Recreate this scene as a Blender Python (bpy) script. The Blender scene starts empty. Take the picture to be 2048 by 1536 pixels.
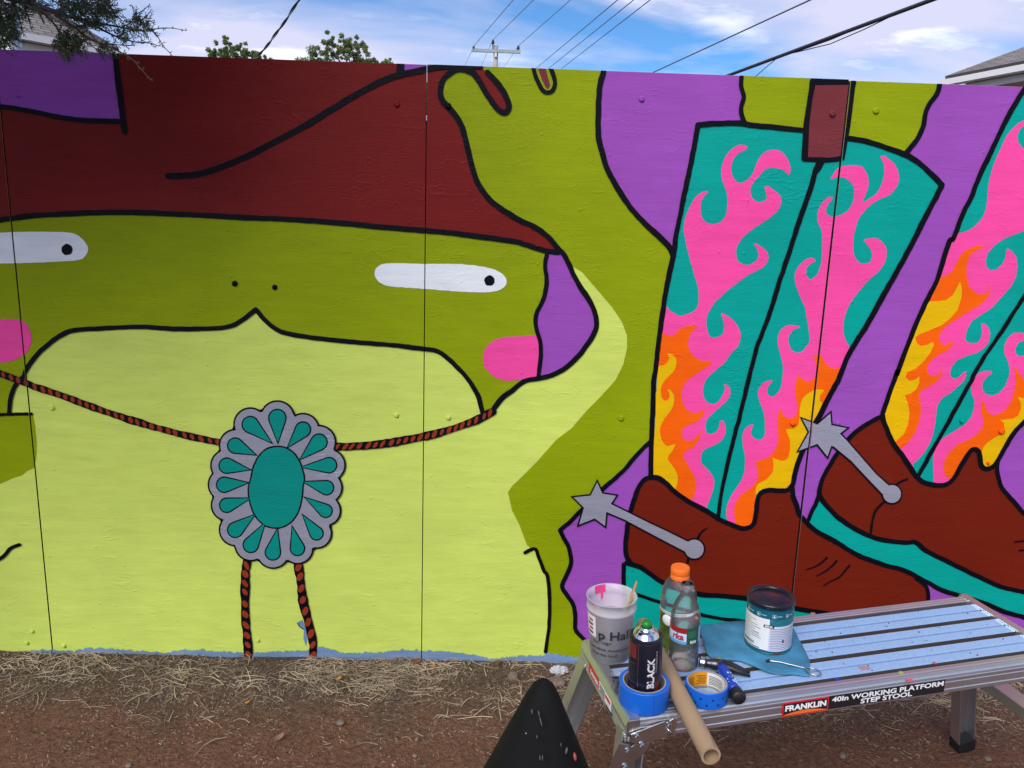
import bpy, bmesh, math, random
from mathutils import Vector, Matrix, noise as mnoise
from mathutils.geometry import tessellate_polygon
random.seed(7)
rad = math.radians
SC = bpy.context.scene
COL = SC.collection

# ------------------------------------------------------------------ camera
F_PX, CX, CY = 1550.0, 1024.0, 768.0          # focal length in photo pixels (2048 x 1536)
YAW, PITCH, ROLL = 0.01974, 0.20127, 0.03198
CAM = Vector((0.22638, -2.35774, 1.43451))
fw = Vector((math.sin(YAW)*math.cos(PITCH), math.cos(YAW)*math.cos(PITCH), -math.sin(PITCH)))
rt = Vector((math.cos(YAW), -math.sin(YAW), 0)); up = rt.cross(fw)
RT = rt*math.cos(ROLL) + up*math.sin(ROLL); UP = -rt*math.sin(ROLL) + up*math.cos(ROLL)
cd = bpy.data.cameras.new('camera'); cam = bpy.data.objects.new('camera', cd); COL.objects.link(cam)
cd.sensor_width = 36; cd.lens = 36*F_PX/2048; cd.clip_start = .02; cd.clip_end = 2000
cam.matrix_world = Matrix((( RT.x, UP.x, -fw.x, CAM.x), (RT.y, UP.y, -fw.y, CAM.y), (RT.z, UP.z, -fw.z, CAM.z), (0,0,0,1)))
SC.camera = cam

# ------------------------------------------------------------------ sky and sun
SUN_EL, SUN_AZ = rad(42), rad(206)       # azimuth clockwise from +Y: behind and a little left of the camera
w = bpy.data.worlds.new('World'); SC.world = w; w.use_nodes = True
nt = w.node_tree; nt.nodes.clear(); N = nt.nodes.new; L = nt.links.new
out = N('ShaderNodeOutputWorld'); bg = N('ShaderNodeBackground'); bg.inputs['Strength'].default_value = 0.085
sky = N('ShaderNodeTexSky'); sky.sky_type = 'NISHITA'; sky.sun_disc = False
sky.sun_elevation = SUN_EL; sky.sun_rotation = SUN_AZ; sky.altitude = 1200; sky.air_density = 1.0; sky.dust_density = 0.1; sky.ozone_density = 2.5
tc = N('ShaderNodeTexCoord'); sx = N('ShaderNodeSeparateXYZ'); L(tc.outputs['Generated'], sx.inputs[0])
za = N('ShaderNodeMath'); za.operation = 'MAXIMUM'; za.inputs[1].default_value = 0.0; L(sx.outputs['Z'], za.inputs[0])
zb = N('ShaderNodeMath'); zb.operation = 'ADD'; zb.inputs[1].default_value = 0.16; L(za.outputs[0], zb.inputs[0])
dv = N('ShaderNodeVectorMath'); dv.operation = 'DIVIDE'; L(tc.outputs['Generated'], dv.inputs[0])
cz = N('ShaderNodeCombineXYZ'); cz.inputs[2].default_value = 1
for i in (0, 1, 2): L(zb.outputs[0], cz.inputs[i])
L(cz.outputs[0], dv.inputs[1])
CLOUD_OFF = (13.503, 2.258, 0.0)
mp = N('ShaderNodeMapping'); mp.inputs['Location'].default_value = CLOUD_OFF; mp.inputs['Rotation'].default_value = (0, 0, rad(-24)); mp.inputs['Scale'].default_value = (0.75, 1.15, 0.0)
L(dv.outputs[0], mp.inputs['Vector'])
n1 = N('ShaderNodeTexNoise'); n1.inputs['Scale'].default_value = 1.15; n1.inputs['Detail'].default_value = 7; n1.inputs['Roughness'].default_value = .5; n1.inputs['Distortion'].default_value = .35
L(mp.outputs[0], n1.inputs['Vector'])
r1 = N('ShaderNodeValToRGB'); r1.color_ramp.elements[0].position = .38; r1.color_ramp.elements[1].position = .58; L(n1.outputs['Fac'], r1.inputs['Fac'])
n2 = N('ShaderNodeTexNoise'); n2.inputs['Scale'].default_value = 3.4; n2.inputs['Detail'].default_value = 9; n2.inputs['Roughness'].default_value = .56
L(mp.outputs[0], n2.inputs['Vector'])
r2 = N('ShaderNodeValToRGB'); r2.color_ramp.elements[0].position = .55; r2.color_ramp.elements[1].position = .66; L(n2.outputs['Fac'], r2.inputs['Fac'])
ccol = N('ShaderNodeMixRGB'); ccol.inputs['Color1'].default_value = (6.9, 6.9, 8.8, 1); ccol.inputs['Color2'].default_value = (11.5, 11.0, 11.6, 1); L(r2.outputs['Color'], ccol.inputs['Fac'])
cm = N('ShaderNodeMath'); cm.operation = 'MULTIPLY'; cm.inputs[1].default_value = .93; L(r1.outputs['Color'], cm.inputs[0])
skb = N('ShaderNodeMixRGB'); skb.blend_type = 'MULTIPLY'; skb.inputs['Fac'].default_value = 1; skb.inputs['Color2'].default_value = (.60, 1.0, 1.32, 1); L(sky.outputs[0], skb.inputs['Color1'])
mx = N('ShaderNodeMixRGB'); L(cm.outputs[0], mx.inputs['Fac']); L(skb.outputs[0], mx.inputs['Color1']); L(ccol.outputs[0], mx.inputs['Color2'])
L(mx.outputs[0], bg.inputs['Color']); L(bg.outputs[0], out.inputs['Surface'])

sl = bpy.data.lights.new('sun', 'SUN'); sl.energy = 2.6; sl.angle = rad(36); sl.color = (1, .96, .9)
so = bpy.data.objects.new('sun', sl); COL.objects.link(so); so.location = (-2, -6, 9)
sd = Vector((math.sin(SUN_AZ)*math.cos(SUN_EL), math.cos(SUN_AZ)*math.cos(SUN_EL), math.sin(SUN_EL)))
so.rotation_euler = (-sd).to_track_quat('-Z', 'Y').to_euler()
SC.view_settings.view_transform = 'Standard'; SC.view_settings.look = 'None'; SC.view_settings.gamma = 1; SC.view_settings.exposure = 0.4

cy = SC.cycles; cy.max_bounces = 6; cy.diffuse_bounces = 2; cy.glossy_bounces = 3; cy.transmission_bounces = 6; cy.transparent_max_bounces = 24; cy.caustics_reflective = False; cy.caustics_refractive = False
cy.use_adaptive_sampling = True; cy.adaptive_threshold = .02; cy.use_denoising = True
w.cycles.sampling_method = 'MANUAL'; w.cycles.sample_map_resolution = 512
# ------------------------------------------------------------------ helpers
def ray(x, y): return RT*((x-CX)/F_PX) - UP*((y-CY)/F_PX) + fw
def at_y(x, y, Y): d = ray(x, y); return CAM + d*((Y-CAM.y)/d.y)
def at_z(x, y, Z): d = ray(x, y); return CAM + d*((Z-CAM.z)/d.z)
def s2l(c): return tuple((v/255/12.92 if v/255 <= .04045 else ((v/255+.055)/1.055)**2.4) for v in c)

def obj(name, vf, mat=None, parent=None, smooth=False, **props):
    me = bpy.data.meshes.new(name)
    if isinstance(vf, bmesh.types.BMesh): vf.to_mesh(me); vf.free()
    else: me.from_pydata([tuple(v) for v in vf[0]], [], vf[1]); me.update()
    if smooth:
        for p in me.polygons: p.use_smooth = True
    if mat: me.materials.append(mat)
    o = bpy.data.objects.new(name, me); COL.objects.link(o)
    if parent: o.parent = parent
    for k, v in props.items(): o[k] = v
    return o
def thing(name, label, cat, mw=None, group=None):
    o = bpy.data.objects.new(name, None); COL.objects.link(o); o.empty_display_size = .05
    if mw is not None: o.matrix_world = mw
    o['label'] = label; o['category'] = cat
    if group: o['group'] = group
    return o
def tag(o, label, cat, group=None):
    o['label'] = label; o['category'] = cat
    if group: o['group'] = group
    return o

class MB:
    def __init__(s): s.v = []; s.f = []
    def add(s, v, f):
        b = len(s.v); s.v += [Vector(p) for p in v]; s.f += [[b+i for i in q] for q in f]; return s
    def box(s, a, b, M=None):
        x0,y0,z0 = a; x1,y1,z1 = b
        v = [(x0,y0,z0),(x1,y0,z0),(x1,y1,z0),(x0,y1,z0),(x0,y0,z1),(x1,y0,z1),(x1,y1,z1),(x0,y1,z1)]
        if M: v = [M @ Vector(p) for p in v]
        return s.add(v, [(3,2,1,0),(4,5,6,7),(0,1,5,4),(1,2,6,5),(2,3,7,6),(3,0,4,7)])
    def tube(s, pts, r, n=8, cap=True):
        pts = [Vector(p) for p in pts]; m = len(pts); b = len(s.v); ref = None
        for i, p in enumerate(pts):
            t = (pts[min(i+1,m-1)]-pts[max(i-1,0)]).normalized()
            if ref is None:
                ref = t.orthogonal().normalized()
            ref = (ref - t*ref.dot(t)).normalized(); bi = t.cross(ref)
            ri = r[i] if hasattr(r, '__len__') else r
            for k in range(n):
                a = 2*math.pi*k/n; s.v.append(p + ref*(math.cos(a)*ri) + bi*(math.sin(a)*ri))
        for i in range(m-1):
            for k in range(n):
                s.f.append([b+i*n+k, b+i*n+(k+1)%n, b+(i+1)*n+(k+1)%n, b+(i+1)*n+k])
        if cap: s.f.append([b+k for k in range(n)][::-1]); s.f.append([b+(m-1)*n+k for k in range(n)])
        return s
    def lathe(s, prof, n=32, M=None, rx=1, ry=1, cap=True):
        b = len(s.v)
        for r, z in prof:
            for k in range(n):
                a = 2*math.pi*k/n; p = Vector((r*rx*math.cos(a), r*ry*math.sin(a), z)); s.v.append(M @ p if M else p)
        for i in range(len(prof)-1):
            for k in range(n):
                s.f.append([b+i*n+k, b+i*n+(k+1)%n, b+(i+1)*n+(k+1)%n, b+(i+1)*n+k])
        cl_ = prof[0] == prof[-1] or not cap
        if prof[0][0] > 1e-6 and not cl_: s.f.append([b+k for k in range(n)][::-1])
        if prof[-1][0] > 1e-6 and not cl_: s.f.append([b+(len(prof)-1)*n+k for k in range(n)])
        return s
    def prism(s, poly, a, b, ax='y'):
        """poly in the two other axes, extruded from a to b along ax"""
        def P(p, t):
            if ax == 'y': return (p[0], t, p[1])
            if ax == 'x': return (t, p[0], p[1])
            return (p[0], p[1], t)
        n = len(poly); ba = len(s.v)
        s.v += [Vector(P(p, a)) for p in poly] + [Vector(P(p, b)) for p in poly]
        for i in range(n): j = (i+1) % n; s.f.append([ba+i, ba+j, ba+n+j, ba+n+i])
        for t in tessellate_polygon([[Vector((p[0], p[1], 0)) for p in poly]]):
            s.f.append([ba+i for i in t]); s.f.append([ba+n+i for i in reversed(t)])
        return s
    def bm(s, normals=True):
        me = bpy.data.meshes.new('tmp'); me.from_pydata([tuple(v) for v in s.v], [], s.f)
        b = bmesh.new(); b.from_mesh(me); bpy.data.meshes.remove(me)
        if normals: bmesh.ops.recalc_face_normals(b, faces=b.faces)
        return b
    def build(s, name, mat, parent=None, smooth=False, bevel=0, autosmooth=None, **kw):
        b = s.bm()
        if bevel: bmesh.ops.bevel(b, geom=[e for e in b.edges if len(e.link_faces) == 2 and e.calc_face_angle(0) > rad(35)], offset=bevel, segments=2, affect='EDGES', clamp_overlap=True)
        if autosmooth:
            for e in b.edges:
                if len(e.link_faces) == 2 and e.calc_face_angle(0) > rad(autosmooth): e.smooth = False
            smooth = True
        return obj(name, b, mat, parent, smooth, **kw)

# ------------------------------------------------------------------ materials
def mat(name, color, rough=.5, metal=0, spec=.5, noise=None, bump=None, **kw):
    m = bpy.data.materials.new(name); m.use_nodes = True; t = m.node_tree; b = t.nodes['Principled BSDF']
    c = (*color[:3], 1); b.inputs['Base Color'].default_value = c; b.inputs['Roughness'].default_value = rough; b.inputs['Metallic'].default_value = metal; b.inputs['Specular IOR Level'].default_value = spec
    for k, v in kw.items(): b.inputs[k.replace('_', ' ')].default_value = v
    def coord():
        q = t.nodes.get('Texture Coordinate') or t.nodes.new('ShaderNodeTexCoord'); return q.outputs['Object']
    if noise:   # (scale, amount, second colour or None)
        sc, am, c2 = noise
        n = t.nodes.new('ShaderNodeTexNoise'); n.inputs['Scale'].default_value = sc; n.inputs['Detail'].default_value = 5; t.links.new(coord(), n.inputs['Vector'])
        r = t.nodes.new('ShaderNodeValToRGB'); r.color_ramp.elements[0].position = .35; r.color_ramp.elements[1].position = .68
        lo = c2 if c2 else tuple(v*(1-am) for v in color[:3]); r.color_ramp.elements[0].color = (*lo[:3], 1); r.color_ramp.elements[1].color = c
        t.links.new(n.outputs['Fac'], r.inputs['Fac']); t.links.new(r.outputs['Color'], b.inputs['Base Color'])
    if bump:    # (scale, strength)
        n = t.nodes.new('ShaderNodeTexNoise'); n.inputs['Scale'].default_value = bump[0]; n.inputs['Detail'].default_value = 4; t.links.new(coord(), n.inputs['Vector'])
        u = t.nodes.new('ShaderNodeBump'); u.inputs['Strength'].default_value = bump[1]; u.inputs['Distance'].default_value = .01; t.links.new(n.outputs['Fac'], u.inputs['Height']); t.links.new(u.outputs[0], b.inputs['Normal'])
    return m

def paint_group():
    """relief of hand-rolled house paint over plywood: fine stipple, brush strokes, runs and drips"""
    g = bpy.data.node_groups.new('paint_relief', 'ShaderNodeTree')
    g.interface.new_socket('Normal', in_out='OUTPUT', socket_type='NodeSocketVector'); g.interface.new_socket('Tone', in_out='OUTPUT', socket_type='NodeSocketFloat')
    n = g.nodes.new; l = g.links.new; go = n('NodeGroupOutput'); tcn = n('ShaderNodeTexCoord'); co = tcn.outputs['Object']
    def nz(scale, detail, mapping=None, dist=0, rough=.5):
        q = n('ShaderNodeTexNoise'); q.inputs['Scale'].default_value = scale; q.inputs['Detail'].default_value = detail; q.inputs['Distortion'].default_value = dist; q.inputs['Roughness'].default_value = rough
        if mapping:
            m = n('ShaderNodeMapping'); m.inputs['Rotation'].default_value = mapping[0]; m.inputs['Scale'].default_value = mapping[1]; l(co, m.inputs['Vector']); l(m.outputs[0], q.inputs['Vector'])
        else: l(co, q.inputs['Vector'])
        return q.outputs['Fac']
    def ramp(f, a, b, lo=0, hi=1):
        r = n('ShaderNodeMapRange'); r.inputs[1].default_value = a; r.inputs[2].default_value = b; r.inputs[3].default_value = lo; r.inputs[4].default_value = hi; l(f, r.inputs[0]); return r.outputs[0]
    def mth(op, a, b):
        q = n('ShaderNodeMath'); q.operation = op
        for i, v in enumerate((a, b)):
            if isinstance(v, (int, float)): q.inputs[i].default_value = v
            else: l(v, q.inputs[i])
        return q.outputs[0]
    grain = nz(16, 2, ((0, 0, 0), (1, 1, 12)))              # horizontal wood grain / roller lines
    big = nz(3.2, 1)
    mask = nz(5.5, 1)
    # contour lines of stretched noise read as curved brush ridges, kept only in patches
    def ridge(scale, mapping, width, m0, m1):
        f = nz(scale, 1, mapping); d = mth('ABSOLUTE', mth('SUBTRACT', f, .5), 0); r = ramp(d, 0, width, 1, 0)
        return mth('MULTIPLY', r, ramp(mask, m0, m1))
    r1 = ridge(11, ((0, .5, 0), (1, 1, 2.6)), .016, .54, .64)
    r2 = ridge(19, ((0, -.35, 0), (1, 1, 3.2)), .024, .50, .36)
    v = n('ShaderNodeTexVoronoi'); v.inputs['Scale'].default_value = 26; l(co, v.inputs['Vector'])
    dots = mth('MULTIPLY', ramp(v.outputs['Distance'], .05, .14, 1, 0), ramp(v.outputs['Color'], .86, .89))
    h = mth('ADD', mth('MULTIPLY', grain, .4), mth('MULTIPLY', r1, .75)); h = mth('ADD', h, mth('MULTIPLY', r2, .55)); h = mth('ADD', h, mth('MULTIPLY', dots, 1.3)); h = mth('ADD', h, mth('MULTIPLY', big, 1.2))
    b = n('ShaderNodeBump'); b.inputs['Strength'].default_value = .42; b.inputs['Distance'].default_value = .003; l(h, b.inputs['Height'])
    l(b.outputs[0], go.inputs['Normal']); strk = nz(7, 3, ((0, .25, 0), (1, 1, 5)))
    l(ramp(mth('ADD', mth('MULTIPLY', big, .35), mth('ADD', mth('MULTIPLY', grain, .2), mth('MULTIPLY', strk, .45))), .32, .66), go.inputs['Tone'])
    return g
PG = paint_group()
def paint(name, rgb, k=1.12, rough=.52, var=.14, spec=.13, metal=0):
    c = tuple(min(.9, v*k) for v in s2l(rgb)); m = bpy.data.materials.new(name); m.use_nodes = True; t = m.node_tree; b = t.nodes['Principled BSDF']
    b.inputs['Roughness'].default_value = rough; b.inputs['Specular IOR Level'].default_value = spec; b.inputs['Metallic'].default_value = metal
    g = t.nodes.new('ShaderNodeGroup'); g.node_tree = PG
    x = t.nodes.new('ShaderNodeMixRGB'); x.inputs['Color1'].default_value = (*[v*(1-var) for v in c], 1); x.inputs['Color2'].default_value = (*[v*(1+var*.5) for v in c], 1)
    t.links.new(g.outputs['Tone'], x.inputs['Fac']); t.links.new(x.outputs[0], b.inputs['Base Color']); t.links.new(g.outputs['Normal'], b.inputs['Normal'])
    return m
PT = dict(lime=paint('paint_lime', (196, 212, 98)), olive=paint('paint_olive', (135, 150, 4)), purple=paint('paint_purple', (146, 74, 168)),
          teal=paint('paint_teal', (0, 150, 138)), pink=paint('paint_pink', (246, 72, 150)), orange=paint('paint_orange', (232, 92, 4)),
          yellow=paint('paint_yellow', (216, 170, 2)), brown=paint('paint_boot_brown', (104, 26, 10)), red=paint('paint_hat_red', (112, 24, 22)), tab=paint('paint_tab_brown', (112, 46, 52)),
          silver=paint('paint_silver', (152, 152, 166), rough=.34, metal=.25), black=paint('paint_black', (13, 14, 26), k=.6, rough=.5, spec=.12), white=paint('paint_white', (226, 232, 246), k=1.1), blue=paint('paint_primer_blue', (112, 138, 172), var=.3),
          rope=paint('paint_rope_red', (140, 50, 28)), gem=paint('paint_gem_teal', (4, 132, 120)))

# ------------------------------------------------------------------ mural wall
WALL_H = 1.879; PW = 1.22; GAP = .0035
SEAMS = [-2*PW, -PW, 0, PW, 2*PW, 3*PW]
GAPS = [.0035, .0042, .0030, .0065, .0035, .0035]
def span(i): return SEAMS[i]+GAPS[i]/2, SEAMS[i+1]-GAPS[i+1]/2
def W(x, y): p = at_y(x, y, 0.0); return (p.x, p.z)          # photo pixel -> wall plane (metres)
FR = dict(P=(0, 0, 1), A=(0, 0, 4), B=(512, 0, 4), C=(1024, 0, 4), D=(1536, 0, 4), E=(0, 384, 4), F=(512, 384, 4), G=(1024, 384, 4), H=(1536, 384, 4),
          I=(0, 768, 4), J=(512, 768, 4), K=(1024, 768, 4), L=(1536, 768, 4), M=(0, 1152, 4), N=(512, 1152, 4), O=(1024, 1152, 4), Q=(1536, 1152, 4),
          f1=(1300, 270, 5.12), f2=(1290, 540, 5.12), f3=(1290, 780, 5.12), f4=(1560, 290, 5.12), f5=(1460, 560, 5.12), f6=(1848, 180, 5.12), f7=(1748, 450, 5.12), f8=(1748, 700, 5.12),
          z6=(1250, 1040, 6.827), z7=(1580, 980, 4.376))
def tr(s):
    """trace string: a frame letter followed by x y pairs -> photo pixels"""
    o = []; fr = FR['P']; a = None
    for t in s.split():
        if t in FR: fr = FR[t]
        elif a is None: a = float(t)
        else: o.append((fr[0]+a/fr[2], fr[1]+float(t)/fr[2])); a = None
    return o
def catmull(p, closed, step=5.0):
    n = len(p); o = []
    for i in range(n if closed else n-1):
        if closed: a, b, c, d = p[i-1], p[i], p[(i+1) % n], p[(i+2) % n]
        else: a, b, c, d = p[max(i-1, 0)], p[i], p[i+1], p[min(i+2, n-1)]
        k = max(1, min(14, int(math.dist(b, c)/step)))
        for j in range(k):
            t = j/k; t2 = t*t; t3 = t2*t
            o.append(tuple(.5*((2*b[m]) + (-a[m]+c[m])*t + (2*a[m]-5*b[m]+4*c[m]-d[m])*t2 + (-a[m]+3*b[m]-3*c[m]+d[m])*t3) for m in (0, 1)))
    if not closed: o.append(p[-1])
    return o

wall = thing('mural_wall', 'plywood wall painted with a lime green frog in a red hat and flaming teal cowboy boots', 'wall')
ply = mat('plywood_edge', (.36, .27, .17), .8, noise=(20, .4, None))
joint_shade_m = mat('joint_shade', (.008, .006, .005), .9, noise=(20, .4, None))  # stud wood coloured near-black so the panel joints look shaded
panels = []
tops = [WALL_H-.002, WALL_H-.001, WALL_H, WALL_H-.001, WALL_H+.002]
tops[3] = WALL_H-.003; tops[4] = WALL_H
for i in range(5):
    x0, x1 = span(i)
    m = MB(); n = 26                                   # front face follows a slightly wavy saw-cut top edge
    tp = [(x0+(x1-x0)*k/n, tops[i]) for k in range(n+1)]
    m.prism([(x0, -.06), (x1, -.06)] + tp[::-1], 0.0, .018, 'y')
    p = m.build('plywood_panel', PT['lime'], wall); panels.append(p)
    p.data.materials.append(ply); p.data.materials.append(joint_shade_m)
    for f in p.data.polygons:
        if f.normal.y > -.5: f.material_index = 1 if abs(f.normal.x) < .5 else 2  # upright panel edges share the near-black, painted shade inside the joints
for i in range(0, 6):                                   # studs behind the joints and mid panel, top rail
    for xx in ([SEAMS[i]] + ([SEAMS[i]+PW/2] if i < 5 else [])):
        MB().box((xx-.02, .0245, -.1), (xx+.02, .108, WALL_H-(.15 if xx in SEAMS else .012))).build('stud', joint_shade_m, wall)
MB().box((SEAMS[0], .1085, WALL_H-.12), (SEAMS[5], .146, WALL_H-.03)).build('rail', ply, wall)

LAY = [0]
def emit(name, verts2, tris, key, depth):
    """split a flat paint film at the panel joints and hang each piece on its panel"""
    LAY[0] += 1; y = -(.0006 + depth*.00055 + (LAY[0] % 400)*.0000012)
    xs = [v[0] for v in verts2]
    for i in range(5):
        x0, x1 = span(i)
        if max(xs) < x0 or min(xs) > x1: continue
        b = bmesh.new(); vs = [b.verts.new((v[0], y, v[1])) for v in verts2]
        for t in tris:
            try: b.faces.new([vs[k] for k in t])
            except ValueError: pass
        for co, no in (((x0, 0, 0), (-1, 0, 0)), ((x1, 0, 0), (1, 0, 0)), ((0, 0, tops[i]-.0003), (0, 0, 1))):
            bmesh.ops.bisect_plane(b, geom=b.verts[:]+b.edges[:]+b.faces[:], dist=1e-7, plane_co=co, plane_no=no, clear_outer=True)
        if not b.faces: b.free(); continue
        for f in b.faces:
            f.normal_update()
            if f.normal.y > 0: f.normal_flip()
        obj(name, b, PT[key] if isinstance(key, str) else key, panels[i])
def area(name, pts, key, depth, smooth=True, px=True):
    p = catmull(pts, True) if smooth else pts
    if smooth: p = [(a[0]+.9*mnoise.noise((a[0]*.11, a[1]*.11, 2)), a[1]+.9*mnoise.noise((a[0]*.11, a[1]*.11, 9))) for a in p]
    q = [W(*a) for a in p] if px else p
    emit(name, q, tessellate_polygon([[Vector((a[0], a[1], 0)) for a in q]]), key, depth)
def stroke(name, pts, wd, depth=6, key='black', smooth=True, closed=False, taper=(1, 1), wob=.10):
    p = catmull(pts, closed, 4) if smooth else pts
    p = [(a[0]+.8*mnoise.noise((a[0]*.06, a[1]*.06, 4)), a[1]+.8*mnoise.noise((a[0]*.06, a[1]*.06, 7))) for a in p]
    q = [Vector((*W(*a), 0)) for a in p]; n = len(q); v = []; f = []
    for i in range(n):
        a = q[i-1] if (closed or i > 0) else q[0]; c = q[(i+1) % n] if (closed or i < n-1) else q[-1]
        t = (c-a).normalized() if (c-a).length > 1e-9 else Vector((1, 0, 0)); nn = Vector((-t.y, t.x, 0))
        s = i/max(1, n-1); h = wd/2*(taper[0]+(taper[1]-taper[0])*s)*(1+wob*1.3*mnoise.noise((q[i].x*14, q[i].y*14, len(name)))+wob*.7*mnoise.noise((q[i].x*60, q[i].y*60, 3)))
        v += [(q[i]+nn*h)[:2], (q[i]-nn*h)[:2]]
    for i in range(n if closed else n-1):
        j = (i+1) % n; f.append((2*i, 2*i+1, 2*j+1, 2*j))
    if not closed:
        for e, sg in ((0, -1), (n-1, 1)):
            a = Vector(v[2*e]); b = Vector(v[2*e+1]); c = (a+b)/2; r = (a-b).length/2; u = (a-b).normalized(); d = Vector((u.y, -u.x))*sg
            base = len(v); v.append(tuple(c)); k = 6
            for m in range(1, k): an = math.pi*m/k; v.append(tuple(c+u*(r*math.cos(an))+d*(r*math.sin(an))))
            ring = [2*e]+[base+m for m in range(1, k)]+[2*e+1]
            for m in range(len(ring)-1): f.append((base, ring[m], ring[m+1]))
    emit(name, v, f, key, depth)
LW = .0165     # brush line width

# --- shared edges, traced from the photograph
brim = tr('P -90 452 -40 446 0 440 25 437 60 432 125 428 200 425 270 425 350 428 430 432 512 436 587 439 687 446.5 762 454 849 461 912 467 1024 482 1049 489 1086 500 1116 505')
hat_in = tr('P 1116 497 G 300 370 200 290 80 235 0 190 F 1900 90 1820 0 B 1760 1430 1720 1300 1685 1150 1650 1020 1600 930 1540 860 1490 800 1475 720 1500 640 1560 580 1620 552')
curl = tr('B 1620 552 1700 568 1760 612 1850 760 1930 870 1985 905 2018 880 2018 820 1950 690 1850 580 1790 535')
mouth = tr('E 200 1470 215 1420 300 1300 400 1210 500 1140 600 1105 800 1090 1000 1080 1150 1078 1300 1088 1500 1095 1780 1085 1900 1050 1985 990 F 0 938')
mouth2 = tr('F 0 938 80 1030 180 1105 300 1140 500 1170 800 1200 1100 1225 1350 1255 1430 1265 1500 1300 1600 1390 1700 1500 J 1770 80 1800 170 1810 225')
ear_in = tr('G 280 492 265 580 275 680 270 780 240 880 200 960 185 1030 200 1110 225 1200 230 1300 220 1400 210 1480')
ear_out = tr('P 1116 497 G 420 510 460 590 500 680 560 780 620 870 660 960 675 1040 660 1120 600 1220 520 1320 420 1410 300 1470 200 1490 100 1512 J 2048 50 1960 120 1905 190')
arm_top = tr('P 1208 120 C 730 575 700 700 690 880 690 1080 720 1220 760 1350 840 1500 G 950 130 1060 250 1180 360 1250 430 1285 500')
boot_l = tr('C 1485 1002 1450 1200 1420 1350 G 1380 0 1350 150 1310 350 1290 500 1250 680 1220 850 1190 1050 1165 1250 1150 1400 K 1130 0 1125 200 1115 400 1110 600 1108 742')
boot_top = tr('C 1485 1002 1600 990 1800 985 1900 1000 D 0 1015 270 1042 450 1070 635 1105 800 1135 950 1185 1090 1235 1200 1300 1300 1390 1385 1480')
boot_r = tr('D 1385 1480 H 1360 0 1270 170 1180 350 1090 520 1000 680 900 860 800 1040 700 1200 630 1320 560 1500 L 540 0 470 130 400 270 330 400 270 540 220 680 195 800')
boot_b = tr('K 1108 742 1170 750 1230 790 1290 850 1400 930 1550 1010 1650 1075 1750 1120 1830 1150 1890 1145 1930 1110 1950 1030 1960 930 1985 870 2048 845 L 80 850 150 845 190 805')
arm_low = tr('K 1108 455 1000 560 900 680 800 770 720 840 560 1000 470 1090 385 1165')
wavy = tr('K 385 1165 410 1220 450 1300 470 1380 465 1450 O 430 0 400 80 440 150 490 230 505 330 505 420 540 470 580 510 620 600')
hook = tr('K 105 1345 150 1322 190 1318 220 1400 260 1500 O 285 0 300 200 295 400 268 600')
sole_l = tr('z6 20 580 90 600 200 635 300 700 500 840 700 930 1030 1010 1300 1030 1630 1060 1800 1090 z7 30 1030 250 1065 500 1105')
heel_l = tr('K 1108 742 1070 755 1040 780 1000 850 960 970 930 1080 915 1200 905 1300 920 1390 z6 80 590')
vamp = tr('L 190 805 200 900 225 970 z7 80 210 150 290 250 370 400 450 560 550 700 610 850 660 980 692 1100 752 1200 805 1350 880 1500 925 1700 988 1850 1052 2048 1112 2150 1150 2300 1200')
toe_l = tr('z7 980 692 1100 770 1170 820 1200 880 1205 1000 1205 1150')
heel_r = tr('f8 80 690 L 890 262 800 310 700 380 630 450 560 540 500 630 440 740 410 830 405 885')
sole_r = tr('L 405 885 440 940 520 1030 620 1110 720 1170 830 1220 950 1250 1100 1265 1180 1266 1260 1330 1400 1400 1600 1500 z7 1700 780 1850 845 2048 890 2250 935')
boot2_l = tr('P 2090 118 2062 160 f6 1005 15 850 280 700 590 570 860 480 1090 390 1270 290 1530 f7 770 150 700 370 640 560 540 760 450 950 370 1150 300 1330 225 1536 f8 240 200 150 450 85 640')
boot2_b = tr('f8 82 660 100 740 180 930 300 1100 400 1250 445 1310 530 1360 640 1382 740 1370 810 1310 880 1190 960 1060 1010 1012 1060 1030 1080 1110 1095 1180 1140 1215 1210 1190 1260 1130 1330 1000 1430 840 1536 730 1640 620')
instep = tr('f8 1262 1130 1255 1220 1275 1330 1310 1420 1380 1500 L 1980 960 2048 1032 2200 1140')
cent1 = tr('D 410 1285 375 1370 340 1500 H 250 220 150 530 80 740 10 970 G 1960 1230 1880 1536 K 1820 250 1740 560 1670 880 1645 1082')
cent2 = tr('P 2075 548 f7 1536 720 1400 930 1260 1150 1120 1350 1010 1536 f8 1000 290 900 470 700 830 560 1080 440 1300')

# --- colour areas
BOT = 1345
area('painted_background', arm_top + [(1346, 506)] + boot_l[6:] + [(1300, 885)] + arm_low + wavy + tr('P 1200 1420 2200 1420 2200 90'), 'purple', 0, False)
area('painted_arm', [(930, 100)] + arm_top + [(1346, 514)] + boot_l[7:-2] + [(1301, 885)] + arm_low + wavy + [(1180, 1345), (1080, 1345)] + hook[::-1][:-2] + tr('P 1066 1100 1054 1090 1039 1050 1024 1020 1016 985 1024 972 K 50 770 200 620 350 450 480 350 600 210 700 110 800 0 G 830 1500 890 1380 920 1250 920 1150 880 1040 800 920 680 780 560 640 470 585') + tr('P 1100 490 1000 440 900 300 860 150'), 'olive', 0, False)
area('painted_face', brim + ear_in + tr('P 1039 770 J 2048 55 1960 125 1905 195 1860 225') + mouth2[::-1] + mouth[::-1][1:] + tr('P 31 768 22 800 20 828 -90 838'), 'olive', 0, False)
area('painted_shoulder_patch', tr('P -90 832 20 830 66 829 I 280 330 295 480 290 600 270 672 210 700 180 730 100 755 0 800') + [(-90, 990)], 'olive', 0, False)
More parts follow.
